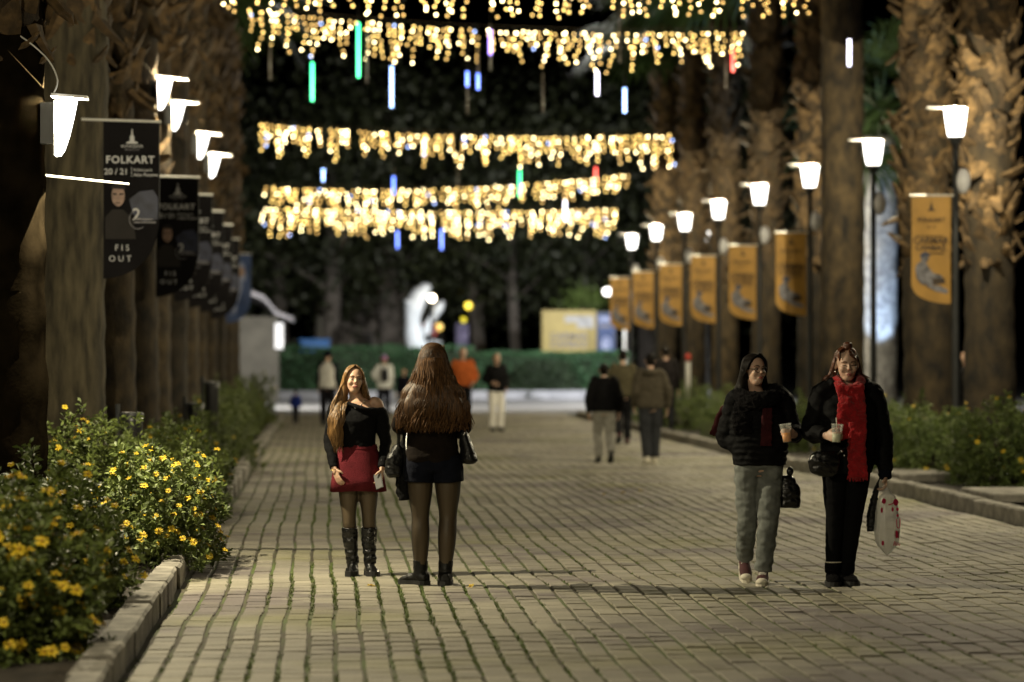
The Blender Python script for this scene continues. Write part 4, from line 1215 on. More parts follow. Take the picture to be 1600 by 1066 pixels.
# sheer tights: skin seen through dark yarn, which covers more at a slant
def tights_mat(name, yarn, skin, f0, f1):
    m, nt, b = newmat(name); L = nt.links
    lw = node(nt, "ShaderNodeLayerWeight"); lw.inputs[0].default_value = .55
    mr = node(nt, "ShaderNodeMapRange"); mr.inputs[3].default_value = f0; mr.inputs[4].default_value = f1
    L.new(lw.outputs["Facing"], mr.inputs[0])
    mx = node(nt, "ShaderNodeMix", data_type='RGBA'); mx.inputs[6].default_value = (*skin, 1); mx.inputs[7].default_value = (*yarn, 1)
    L.new(mr.outputs[0], mx.inputs[0]); L.new(mx.outputs[2], b.inputs["Base Color"]); b.inputs["Roughness"].default_value = .55
    return m
M['tights'] = tights_mat('sheer_tights', (.007, .0065, .005), (.24, .17, .095), .57, 1.05)
M['tights_b'] = tights_mat('sheer_tights_darker', (.006, .0055, .004), (.21, .14, .07), .68, 1.05)

def tors(mb, secs, n=26, sub=4, pw=2.25):
    S = [V((s[0], s[1], s[2])) for s in secs]; Q = [(s[3], s[4]) for s in secs]
    if sub > 1: S, Q = smooth_path(S, Q, sub)
    rings = []
    for c, (rx, ry) in zip(S, Q):
        r = []
        for j in range(n):
            a = 2 * math.pi * j / n; ca, sa = math.cos(a), math.sin(a)
            r.append(V((c[1] + rx * math.copysign(abs(ca) ** (2 / pw), ca), c[2] + ry * math.copysign(abs(sa) ** (2 / pw), sa), c[0])))
        rings.append(r)
    return mb.loft(rings)
J0 = dict(hip_a=(-.09, 0, .89), knee_a=(-.10, -.015, .49), ank_a=(-.095, .015, .085), hip_b=(.09, 0, .89), knee_b=(.10, -.015, .49), ank_b=(.095, .015, .085),
          sho_a=(-.165, .01, 1.375), elb_a=(-.215, .03, 1.10), wri_a=(-.225, -.03, .86), sho_b=(.165, .01, 1.375), elb_b=(.215, .03, 1.10), wri_b=(.225, -.03, .86),
          head=(0, -.02, 1.583), toe_a=(-.03, -1), toe_b=(.03, -1), hd=(0, 0, 0), chest=(0, 0), foot_a=0.0, foot_b=0.0)
def pose(**k):
    J = dict(J0); J.update(k)
    return {a: (V(b) if isinstance(b, tuple) and len(b) == 3 and a != 'hd' else b) for a, b in J.items()}
def leg(mb, J, s, r=(.085, .077, .054, .055, .036), end=None, n=16):
    h, k, a = J['hip_' + s], J['knee_' + s], J['ank_' + s]
    pts = [h, h.lerp(k, .45), k, k.lerp(a, .32) + V((0, .012, 0)), a]
    if end is not None:                       # stop at this fraction of the shin
        pts = pts[:3] + [k.lerp(a, end * .5), k.lerp(a, end)]
    mb.tube(pts, list(r), n, side=(1, 0, 0), sub=5)
def arm(mb, J, s, r=(.052, .046, .040, .036, .027), end=1.0, n=14, start=.0):
    h, k, a = J['sho_' + s], J['elb_' + s], J['wri_' + s]
    pts = [h + V((.05 if s == 'a' else -.05, 0, .01)), h, h.lerp(k, .5), k, k.lerp(a, .5 * end), k.lerp(a, end)]
    mb.tube(pts, [r[0] * .95, r[0], r[1], r[2], r[3], r[4]], n, side=(1, 0, 0), sub=5)
def head_m(J, s=1.0):
    yw, pt, rl = J['hd']
    return Matrix.Translation(J['head']) @ Matrix.Rotation(yw, 4, 'Z') @ Matrix.Rotation(pt, 4, 'X') @ Matrix.Rotation(rl, 4, 'Y') @ Matrix.Scale(s, 4)
def head(mb, J, s=1.0, wide=1.0):
    h = MB()
    h.ell((0, .012, .030), (.074 * wide, .093, .086), n=20, m=14)
    h.ell((0, -.024, -.020), (.061 * wide, .061, .086), n=20, m=14)
    h.ell((0, -.040, -.080), (.040 * wide, .040, .034))
    h.tube([(0, -.078, .022), (0, -.092, -.005), (0, -.101, -.024)], [.007, .010, .014], 8)
    h.ell((0, -.070, .030), (.050, .014, .011))
    for q in (-1, 1):
        h.ell((q * .036 * wide, -.058, -.022), (.024, .026, .026))
        h.ell((q * .076 * wide, .006, -.005), (.010, .020, .030))
    h.ell((0, -.082, -.056), (.024, .011, .013))
    mb.join(h.xf(head_m(J, s)))
    hd = head_m(J, s)
    nb = hd @ V((0, .02, -.05)); base = V((J['chest'][0], J['chest'][1] + .025, 1.40))
    mb.tube([nb, nb.lerp(base, .5), base], [.050, .049, .062], 14, sub=3)
def face(J, body, brow, lips, s=1.0, closed=0, glasses=None, mw=.019, mz=-.056):
    Mx = head_m(J, s)
    for q in (-1, 1):
        e = MB(); e.ell((q * .030, -.0745, .005), (.0125, .0075, .0045 if not closed else .0035), n=12, m=8); e = e.xf(Mx).build('eye', M['eye_white'] if not closed else M['skin'], body, True)
        if not closed:
            i = MB(); i.ell((q * .030, -.0805, .0045), (.0055, .0036, .0045), n=10, m=6); i.xf(Mx).build('iris', M['iris'], e, True)
        l = MB(); l.tube([(q * .014, -.0815, .006 - closed * .004), (q * .024, -.0842, .0125 - closed * .010), (q * .036, -.082, .0125 - closed * .010), (q * .0475, -.0735, .008 - closed * .006)], [.0008, .0018, .0020, .0008], 5, sub=3)
        l.xf(Mx).build('eyelash', M['iris'], body, True)
        b = MB(); b.tube([(q * .012, -.0865, .027), (q * .026, -.0872, .032), (q * .040, -.080, .031), (q * .050, -.070, .025)], [(.0020, .0028), (.0022, .0034), (.0020, .0026), (.001, .0012)], 6, sub=3)
        b.xf(Mx).build('eyebrow', brow, body, True)
        nn = MB(); nn.ell((q * .007, -.106, -.0315), (.0035, .003, .0022), n=8, m=5); nn.xf(Mx).build('nostril', M['lips_dark'], body, True)
    l = MB()
    l.tube([(-mw, -.087, mz), (-.007, -.0945, -.0515), (0, -.0945, -.053), (.007, -.0945, -.0515), (mw, -.087, mz)], [.0015, .0045, .004, .0045, .0015], 8, sub=3)
    l.tube([(-mw * .92, -.087, mz - .001), (0, -.0945, -.0605), (mw * .92, -.087, mz - .001)], [.0015, .0055, .0015], 8, sub=4)
    l.xf(Mx).build('lips', lips, body, True)
    if glasses:
        g = MB()
        for q in (-1, 1):
            ring = [V((q * .031 + .024 * math.cos(a), -.094 + .006 * abs(math.cos(a)), .002 + .020 * math.sin(a))) for a in (2 * math.pi * k / 16 for k in range(17))]
            g.tube(ring, .0018, 5)
            g.tube([(q * .055, -.088, .006), (q * .072, -.03, .008), (q * .078, .01, .004)], .0018, 5)
        g.tube([(-.008, -.098, .006), (0, -.1, .009), (.008, -.098, .006)], .0018, 5)
        g.xf(Mx).build('glasses', glasses, body, True)
def hand(mb, w, d, nrm, th, curl=.35, spread=.0, s=1.0, thumb=.5):
    d = V(d).normalized(); nrm = V(nrm); nrm = (nrm - d * nrm.dot(d)).normalized()
    th = V(th); th = (th - d * th.dot(d) - nrm * th.dot(nrm)).normalized()
    w = V(w)
    mb.tube([w - d * .02, w + d * .02 * s, w + d * .055 * s, w + d * .092 * s], [(.026 * s, .019 * s), (.032 * s, .016 * s), (.039 * s, .014 * s), (.036 * s, .011 * s)], 12, side=th, sub=3)
    tips = []
    for k, (o, L) in enumerate(((.028, .072), (.0095, .08), (-.009, .074), (-.026, .058))):
        p = w + d * .088 * s + th * o * s
        dirn = (d + th * (o * spread * 8)).normalized()
        pts = [p]; c = 0
        for f in (.45, .32, .23):
            c += curl
            dd = dirn * math.cos(c) + nrm * math.sin(c)
            p = p + dd * L * f * s; pts.append(p)
        mb.tube(pts, [.0098 * s, .0092 * s, .0084 * s, .0068 * s], 8, side=th, sub=2)
        tips.append((pts[-1], dd))
    p = w + d * .028 * s + th * .030 * s
    t1 = (d * .6 + th * .65 + nrm * thumb * .5).normalized(); t2 = (d * .9 + th * .1 + nrm * thumb).normalized()
    mb.tube([p - t1 * .01, p + t1 * .034 * s, p + t1 * .034 * s + t2 * .03 * s], [.0125 * s, .0105 * s, .008 * s], 8, sub=2)
    return tips
def body_core(mb, J):
    cx, cy = J['chest']
    tors(mb, [(.80, 0, .005, .10, .09), (.86, 0, .005, .165, .115), (.94, 0, .005, .168, .112), (1.04, cx * .3, cy * .3, .128, .092), (1.14, cx * .6, cy * .6 - .005, .135, .10), (1.24, cx, cy - .012, .15, .112), (1.33, cx, cy, .155, .09), (1.39, cx, cy + .01, .12, .07), (1.43, cx, cy + .02, .06, .055)])
def shoe(mb, J, s, sole=.022, hgt=.085, L=.245, w=.046, heel=None, lift=None):
    a = J['ank_' + s]; d = V((*J['toe_' + s], 0)).normalized()
    p = J['foot_' + s]                          # pitch: heel raised
    sd = d.cross(V((0, 0, 1)))
    base = V((a.x, a.y, 0)) if p == 0 else V((a.x, a.y, a.z - .085))
    def q(f, z):
        v = d * (f * L - .065)
        return base + (d * ((f * L - .065) * math.cos(p)) + V((0, 0, -(f * L - .065) * math.sin(p)))) + V((0, 0, z))
    mb.tube([q(.0, .05), q(.12, .05), q(.35, .052), (q(.6, .045)), q(.85, .034), q(1.0, .026)], [(w * .62, .040), (w * .86, .046), (w * .88, .044), (w, .036), (w * .9, .026), (w * .45, .014)], 14, side=sd, sub=3)
    mb.tube([a + V((0, 0, hgt)), a, q(.2, .05)], [w * .85, w * .82, w * .8], 12, sub=2)
    so = MB()
    out = [(-.06, 0), (0, .62), (.12, .86), (.35, .82), (.6, 1.02), (.85, .94), (1.0, .5), (1.04, 0)]
    ring = [(f, k) for f, k in out] + [(f, -k) for f, k in reversed(out[1:-1])]
    lo = [q(f, 0) + sd * k * w * 1.06 for f, k in ring]; hi = [q(f, sole) + sd * k * w * 1.06 for f, k in ring]
    so.loft([lo, hi])
    return so
def strands(paths, r0, n=4, taper=.35):
    mb = MB()
    for P in paths:
        k = len(P)
        mb.tube(P, [(r0 * (.6 + .4 * min(1, i / 1.5)) * (1 - (1 - taper) * (i / (k - 1)) ** 3),) * 2 for i in range(k)], n, sub=3, side=(1, 0, 0))
    return mb
def person(name, px, py, H, rz, label, group=None, Yoff=0):
    g = G(px, py)
    t = empty('person', (g.x, g.y + Yoff, zgs(g.x, g.y) - .002), rz, label, 'person', group)
    t.scale = (H / 1.7,) * 3
    return t
def wl(t, p):                                   # local point of a person -> world
    return t.location + Matrix.Rotation(t.rotation_euler.z, 3, 'Z') @ (V(p) * t.scale.x)

# ---- the young woman in the wine-red skirt, facing the viewer
def girl():
    t = person('person', 558, 899, 1.585, 0, 'smiling young woman in black off-shoulder top, wine-red skirt and tall black boots')
    J = pose(hip_a=(-.075, 0, .89), knee_a=(-.065, -.02, .46), ank_a=(-.035, .01, .09), hip_b=(.085, 0, .89), knee_b=(.095, -.02, .46), ank_b=(.105, -.03, .09), toe_a=(-.10, -1), toe_b=(.18, -1),
             sho_a=(-.165, .01, 1.365), elb_a=(-.225, .04, 1.09), wri_a=(-.185, -.11, .865), sho_b=(.162, .01, 1.38), elb_b=(.228, .04, 1.09), wri_b=(.198, -.11, .865), head=(-.026, -.025, 1.578), hd=(.16, 0, .07))
    b = MB(); body_core(b, J); head(b, J, .97)
    for s in 'ab': leg(b, J, s, (.088, .078, .054, .052, .036)); arm(b, J, s, (.05, .043, .037, .033, .025))
    hand(b, J['wri_a'], (.34, -.25, -.9), (.75, .6, 0), (.6, -.75, 0), .22, .35, .93)
    tb = hand(b, J['wri_b'], (-.12, -.2, -.95), (-.7, .3, 0), (-.3, -.9, 0), .5, .1, .93, .8)
    body = fuse(b, 'body', M['skin'], .0062, 3, t)
    face(J, body, M['hair_brown'], M['lips'], .97, mw=.024, mz=-.0525)
    # tights
    tg = MB()
    for s in 'ab': leg(tg, J, s, (.0915, .081, .0565, .055, .039))
    tors(tg, [(.80, 0, .005, .10, .09), (.88, 0, .005, .17, .118), (.96, 0, .005, .165, .115)])
    fuse(tg, 'tights', M['tights'], .008, 4, t)
    # boots: tall shafts with slouch folds
    for s in 'ab':
        m = MB(); k, a = J['knee_' + s], J['ank_' + s]
        tp = k.lerp(a, .19); pts = [tp]; rr = [.066]
        for f, q in ((.3, .066), (.45, .064), (.58, .058), (.66, .050), (.72, .056), (.79, .048), (.86, .056), (.93, .050), (1.0, .054)):
            pts.append(k.lerp(a, f) + V((.004 * math.sin(f * 40), 0, 0))); rr.append(q)
        m.tube(pts, rr, 16, sub=3, side=(1, 0, 0))
        so = shoe(m, J, s, .045, .06, .255, .050)
        bt = fuse(m, 'boot', M['leather'], .007, 2, t, .006, 22)
        so.build('sole', M['sole'], bt)
        if s == 'b':
            ln = MB()
            for i in range(9):
                p = k.lerp(a, .24 + .04 * i) + V((.040, -.046, 0)); ln.ell(p, (.006, .005, .006), n=8, m=5)
            ln.build('eyelets', M['silver'], bt)
    # skirt: an A-line, hollow below
    m = MB(); n = 40; rings = []
    def sk(z, rx, ry, cy, fold): return [V((.004 + rx * (1 + fold * .035 * math.sin(5 * a + 1)) * math.cos(a), cy + ry * (1 + fold * .05 * math.sin(4 * a)) * math.sin(a), z + fold * .006 * math.sin(3 * a))) for a in (2 * math.pi * j / n for j in range(n))]
    ks = [(1.055, .150, .107, 0, 0), (1.02, .160, .114, 0, 0), (.95, .184, .128, .0, .1), (.86, .202, .142, -.003, .35), (.77, .216, .150, -.006, .7), (.682, .228, .156, -.01, 1)]
    for z, rx, ry, cy, f in ks: rings.append(sk(z, rx, ry, cy, f))
    for z, rx, ry, cy, f in reversed(ks[1:]): rings.append(sk(z + .004, rx - .008, ry - .008, cy, f))
    m.loft(rings, cap=False)
    skirt = m.build('skirt', M['wine'], t, True)
    wbm = MB(); wbm.loft([sk(1.058, .153, .110, 0, 0), sk(1.025, .1625, .1165, 0, 0)], cap=False); wbm.build('waistband', M['wine'], skirt, True)
    # off-shoulder top
    m = MB()
    tors(m, [(1.03, .0, 0, .152, .112), (1.08, .0, 0, .148, .112), (1.16, .0, -.005, .150, .116), (1.25, .0, -.016, .162, .128), (1.31, .0, -.006, .176, .112), (1.345, -.02, .003, .170, .092), (1.372, -.055, .012, .120, .072), (1.40, -.085, .02, .060, .05)])
    arm(m, {**J, 'sho_a': V((-.168, .012, 1.355))}, 'a', (.062, .055, .047, .043, .036), .97)
    sb = {**J, 'sho_b': V((.185, .012, 1.305))}
    arm(m, sb, 'b', (.060, .058, .048, .043, .036), .97)
    m.tube([(-.08, -.07, 1.395), (.03, -.118, 1.352), (.13, -.095, 1.335), (.20, -.02, 1.335), (.20, .05, 1.335)], [.018, .02, .022, .024, .02], 10, sub=3)
    fuse(m, 'top', M['knit_black'], .008, 5, t, .007, 13)
    # necklace, bracelet
    m = MB(); m.tube([(-.085, -.035, 1.405), (-.055, -.085, 1.375), (-.02, -.108, 1.362), (.02, -.112, 1.365), (.05, -.085, 1.395), (.062, -.04, 1.42)], .003, 6, sub=4)
    m.ell((.012, -.118, 1.358), (.010, .004, .010), n=8, m=6); m.ell((-.018, -.116, 1.355), (.007, .004, .007), n=8, m=6); m.ell((.032, -.112, 1.372), (.006, .004, .012), n=8, m=6)
    m.build('necklace', M['silver'], t, True)
    w = J['wri_a']; m = MB(); m.tube([w + V((.030 * math.cos(a), .030 * math.sin(a), .006 * math.cos(a) - .006)) for a in (2 * math.pi * k / 12 for k in range(13))], .0035, 6); m.build('bracelet', M['gold'], t, True)
    # hair
    Mx = head_m(J, .97); R = random.Random(2)
    m = MB(); m.ell((0, .026, .040), (.083, .094, .088), n=20, m=14); m.xf(Mx)
    m.tube([Mx @ V((.068, .03, .03)), (.055, .045, 1.50), (.07, .085, 1.40), (.08, .115, 1.30)], [(.025, .05), (.035, .05), (.05, .05), (.03, .04)], 12, sub=3)
    m.tube([Mx @ V((-.066, .012, .035)), (-.105, -.005, 1.50), (-.145, -.045, 1.38), (-.165, -.105, 1.26), (-.165, -.115, 1.15), (-.16, -.105, 1.05)], [(.028, .055), (.042, .055), (.055, .05), (.052, .035), (.046, .03), (.024, .02)], 14, sub=4)
    hr = fuse(m, 'hair', M['hair_gold'], .0085, 3, t)
    P = []
    for i in range(150):                         # front fall over her right shoulder
        u = R.uniform(-1, 1); v = R.uniform(0, 1); ph = R.uniform(0, 6.28)
        w = lambda z, A: A * math.sin(z * 24 + ph * .35)
        zt = R.uniform(.99, 1.12)
        p0 = Mx @ V((.004 * R.uniform(-1, 1), -.045 + .09 * v, .126 - .02 * v))
        p1 = Mx @ V((-.062 - .012 * v, -.062 + .08 * v, .072)); p2 = Mx @ V((-.083 - .004 * u, -.035 + .06 * v, -.005))
        P.append([p0, p1, p2, V((-.118 + .040 * u, -.035 + .05 * v * u, 1.475)), V((-.150 + .055 * u + w(1.38, .014), -.075 - .02 * v, 1.37)), V((-.170 + .058 * u + w(1.26, .018), -.140 + .02 * abs(u), 1.26)), V((-.170 + .05 * u + w(1.15, .020), -.145 + .03 * abs(u), 1.15)), V((-.160 + .036 * u + w(1.05, .016), -.130 + .02 * abs(u), zt))])
    for i in range(90):                          # the other side falls behind the shoulder
        u = R.uniform(-1, 1); v = R.uniform(0, 1)
        p0 = Mx @ V((.004 * R.uniform(-1, 1), -.045 + .09 * v, .126 - .02 * v))
        p1 = Mx @ V((.060 + .014 * v, -.058 + .08 * v, .074)); p2 = Mx @ V((.083, -.025 + .05 * v, .0))
        P.append([p0, p1, p2, V((.062 + .02 * u, .0 + .03 * v, 1.48)), V((.085 + .03 * u, .055 + .03 * v, 1.40)), V((.09 + .03 * u, .10, 1.32))])
    strands(P, .0058).build('strands', M['hair_gold'], hr, True)
    # telephone in her left hand
    w = wl(t, J['wri_b'] + V((-.03, -.05, -.095)))
    m = MB(); m.bbox((0, 0, 0), (.062, .125, .009), .003)
    o = m.build('telephone', M['phone_grey'], loc=w, rot=(math.radians(72), math.radians(-22), math.radians(-28)))
    tag(o, 'silver telephone held low against the wine-red skirt', 'phone')
girl()

# ---- the woman with very long hair, seen from behind
def backwoman():
    t = person('person', 676, 917.5, 1.725, math.pi, 'woman seen from behind with very long brown hair, black shorts and sheer tights')
    J = pose(hip_a=(-.108, 0, .89), knee_a=(-.108, -.01, .48), ank_a=(-.088, .02, .085), hip_b=(.092, 0, .89), knee_b=(.086, -.005, .48), ank_b=(.085, -.03, .085), toe_a=(-.05, -1), toe_b=(.72, -.7),
             sho_a=(-.155, .01, 1.36), elb_a=(-.225, .03, 1.12), wri_a=(-.16, -.19, 1.05), sho_b=(.155, .01, 1.36), elb_b=(.240, .03, 1.13), wri_b=(.15, -.20, 1.08))
    b = MB(); body_core(b, J); head(b, J)
    for s in 'ab': leg(b, J, s, (.100, .088, .060, .063, .038)); arm(b, J, s)
    hand(b, J['wri_a'], (.5, -.8, 0), (0, -.3, 1), (1, 0, .4), .6)
    hand(b, J['wri_b'], (-.5, -.8, 0), (0, -.3, 1), (-1, 0, .4), .6)
    body = fuse(b, 'body', M['skin'], .007, 3, t); face(J, body, M['hair_brown'], M['lips'])
    tg = MB()
    for s in 'ab': leg(tg, J, s, (.1035, .0915, .0635, .0665, .0415))
    tors(tg, [(.80, 0, .005, .10, .09), (.88, 0, .005, .17, .118), (.96, 0, .005, .165, .115)])
    fuse(tg, 'tights', M['tights_b'], .008, 4, t)
    for s in 'ab':
        m = MB(); k, a = J['knee_' + s], J['ank_' + s]
        m.tube([k.lerp(a, .76), k.lerp(a, .86), a, a - V((0, 0, .03))], [.054, .051, .052, .052], 16, sub=3, side=(1, 0, 0))
        so = shoe(m, J, s, .034, .05, .255, .052)
        bt = fuse(m, 'boot', M['leather_dull'], .007, 2, t, .003, 20); so.build('sole', M['sole'], bt)
    # shorts
    m = MB()
    tors(m, [(.95, 0, .005, .178, .125), (.88, 0, .008, .19, .137), (.82, 0, .008, .19, .13), (.80, 0, .005, .12, .10)])
    for s, x in (('a', -1), ('b', 1)):
        h, k = J['hip_' + s], J['knee_' + s]
        m.tube([h + V((0, .008, .02)), h.lerp(k, .2) + V((x * .004, .01, 0)), h.lerp(k, .40) + V((x * .008, .012, 0))], [(.098, .115), (.108, .118), (.106, .116)], 18, side=(1, 0, 0), sub=3)
    fuse(m, 'shorts', M['navy'], .008, 4, t, .004, 12)
    # loose knit jacket
    m = MB()
    tors(m, [(.865, 0, .01, .192, .138), (.93, 0, .01, .190, .138), (1.04, 0, .0, .172, .128), (1.16, 0, -.005, .176, .132), (1.26, 0, -.005, .175, .125), (1.34, 0, .0, .155, .10), (1.40, 0, .01, .10, .07), (1.45, 0, .02, .06, .06)])
    for s in 'ab': arm(m, J, s, (.056, .056, .055, .050, .042), .95)
    fuse(m, 'jacket', M['brownblack'], .009, 5, t, .010, 9)
    # hair: a broad fall to below the shoulder blades
    R = random.Random(5)
    m = MB(); m.ell((0, .024, 1.622), (.084, .100, .088), n=20, m=14)
    tors(m, [(1.19, .0, .155, .19, .025), (1.22, 0, .155, .212, .032), (1.28, 0, .145, .208, .045), (1.36, 0, .115, .185, .065), (1.46, 0, .075, .132, .075), (1.55, 0, .05, .104, .085), (1.63, 0, .035, .088, .088), (1.67, 0, .03, .06, .06)])
    hr = fuse(m, 'hair', M['hair_brown'], .0095, 3, t)
    P = []; LK = MB()
    for i in range(520):
        u = R.uniform(-1, 1); v = R.random(); ph = R.uniform(0, 6.28)
        a = u * 1.45
        c, s_ = math.cos(a), math.sin(a)
        wv = lambda k, A: A * 1.5 * math.sin(k * 1.5 + ph * .8 + u * 3)
        end = 1.07 + .12 * R.random() + .05 * abs(u) ** 3
        o = .006 * v
        P.append([V((s_ * .012, .0 + .02 * c, 1.706)), V((s_ * .058, .030 + c * .062, 1.688)), V((s_ * (.092 + o), .030 + c * (.096 + o), 1.625)), V((s_ * (.112 + o), .040 + c * (.105 + o), 1.54)),
                  V((u * (.155) + wv(0, .006), .065 + c * .105 + o, 1.45)), V((u * .212 + wv(2, .012), .08 + c * .115 + o, 1.36)), V((u * .240 + wv(4, .015), .10 + c * .108 + o, 1.265)),
                  V((u * .250 + wv(5.6, .018), .10 + c * .102 + o, 1.19)), V((u * .242 + wv(7, .016), .10 + c * .09, end))])
    strands(P, .0046).build('strands', M['hair_brown'], hr, True)
    for q in range(120):                          # heavier wavy locks lying on top
        u = R.uniform(-1, 1); ph = R.uniform(0, 6.28); c = math.cos(u * 1.45); s_ = math.sin(u * 1.45); A = R.uniform(.010, .022)
        K = [V((s_ * .10, .036 + c * .106, 1.60)), V((s_ * .118, .045 + c * .116, 1.53))]
        for i in range(12):
            f = i / 11; z = 1.47 - f * (.34 + .06 * R.random())
            K.append(V((u * (.15 + .098 * min(1, f * 1.5)) + A * f * math.sin(f * 15 + ph), .065 + .045 * f + c * .118 + A * .6 * math.cos(f * 15 + ph), z)))
        lm = MB(); lm.tube(K, [(.002 + .0032 * math.sin(math.pi * (i + .6) / (len(K) + .4)), .0035) for i in range(len(K))], 6, sub=2, side=(1, 0, 0))
        LK.join(lm)
    for q in range(70):                          # stray hairs
        u = R.choice((-1, 1)) * R.uniform(.75, 1.12); c = math.cos(min(1.4, abs(u) * 1.3)); ph = R.uniform(0, 6.28)
        K = [V((u * .07, .04 + c * .08, 1.64 + R.uniform(-.03, .05)))] + [V((u * (.10 + .155 * f) + .016 * math.sin(f * 9 + ph), .05 + .08 * f + c * .09, 1.56 - .42 * f * R.uniform(.9, 1.08))) for f in (.1, .3, .5, .7, .85, 1)]
        LK.tube(K, .0016, 3, sub=2)
    LK.build('locks', M['hair_lock'], hr, True)
    # her things
    bg = empty('handbag', wl(t, (.27, -.02, .76)), math.pi, 'black slouchy handbag hanging from the long-haired woman\'s bent arm beside the skirt', 'handbag')
    m = MB(); tors(m, [(.0, .0, 0, .035, .05), (.03, .0, 0, .065, .085), (.12, -.005, 0, .066, .08), (.2, -.02, 0, .040, .05), (.235, -.028, 0, .018, .03)], pw=2.6)
    fuse(m, 'pouch', M['leather_dull'], .007, 3, bg, .008, 16)
    m = MB(); m.tube([(-.028, -.02, .22), (-.034, -.03, .30), (-.02, -.04, .385), (0, 0, .40), (0, .04, .385), (-.03, .03, .30), (-.028, .02, .22)], [(.012, .004)] * 7, 6, sub=4); m.build('strap', M['leather_dull'], bg, True)
    jk = empty('folded_jacket', wl(t, (.195, -.03, .60)), math.pi, 'dark jacket dangling over the long-haired woman\'s arm below the slouchy handbag', 'jacket')
    m = MB(); tors(m, [(.0, .0, 0, .040, .04), (.10, .004, 0, .042, .05), (.16, .005, 0, .048, .05), (.24, .0, 0, .040, .05), (.34, 0, 0, .045, .05), (.46, -.01, -.02, .03, .05), (.52, -.02, -.05, .02, .04)])
    m.tube([(.02, -.03, .3), (.035, -.03, .15), (.03, -.03, .02)], [.03, .032, .03], 10, sub=3)
    fuse(m, 'jacket_fall', M['puffer'], .008, 3, jk, .010, 14)
    m = MB(); m.tube([(-.02, .03, .50), (-.01, .045, .40), (-.02, .055, .30)], [(.012, .004)] * 3, 6, sub=3); m.build('zip', M['silver'], jk, True)
    sb = empty('shoulder_bag', wl(t, (-.255, -.0, .86)), math.pi, 'large dark trapezoid shoulder bag on the long-haired woman\'s other side', 'handbag')
    m = MB(); tors(m, [(.0, .0, 0, .045, .13), (.03, .0, 0, .062, .15), (.12, .018, 0, .048, .13), (.24, .045, 0, .026, .10), (.29, .055, 0, .014, .08)], pw=2.8)
    fuse(m, 'pouch', M['leather_dull'], .007, 3, sb, .006, 12)
    m = MB(); m.tube([(.05, -.07, .27), (.075, -.05, .34), (.07, 0, .385), (.075, .05, .34), (.05, .07, .27)], [(.014, .004)] * 5, 6, sub=4); m.build('strap', M['leather_dull'], sb, True)
    m = MB(); m.tube([(.04, .085, .26), (.03, .10, .23), (.045, .105, .20)], .007, 6, sub=3); m.build('buckle', M['silver'], sb, True)
backwoman()

def trousers(J, t, mat, r=(.105, .095, .078, .075, .070), waist=.96, end=1.0, disp=.010, voxel=.009, hipw=.185, ds=9):
    m = MB()
    tors(m, [(waist, 0, .005, hipw - .03, .112), (.92, 0, .005, hipw - .012, .122), (.87, 0, .005, hipw, .126), (.81, 0, .005, .13, .10)])
    for s in 'ab':
        h, k, a = J['hip_' + s], J['knee_' + s], J['ank_' + s]
        m.tube([h, h.lerp(k, .45), k, k.lerp(a, .45), k.lerp(a, end)], list(r), 16, side=(1, 0, 0), sub=4)
    return fuse(m, 'trousers', mat, voxel, 3, t, disp, ds)
M['cup_clear'] = pmat('clear_cup', (.70, .72, .66), .25, .05, 10)
b_ = M['cup_clear'].node_tree.nodes["Principled BSDF"]; b_.inputs["Alpha"].default_value = .30
M['orange_drink'] = pmat('orange_drink', (.80, .30, .02), .3, .12, 20)
M['pale_drink'] = pmat('pale_drink', (.62, .62, .42), .4, .12, 20)
def cup(loc, rot, lab, drink, fill, straw=True):
    t = empty('drinking_cup', loc, 0, lab, 'cup'); t.rotation_euler = rot
    MB().lathe([(.030, 0), (.034, .05), (.042, .125), (.045, .132), (.043, .132), (.039, .12)], n=20).build('cup_wall', M['cup_clear'], t, True)
    MB().lathe([(.028, .004), (.0285 + .008 * fill, .012 + .10 * fill)], n=18).build('drink', drink, t, True)
    if straw: MB().tube([(.01, 0, .02), (-.012, 0, .175)], .004, 6).build('straw', M['canvas'], t, True)

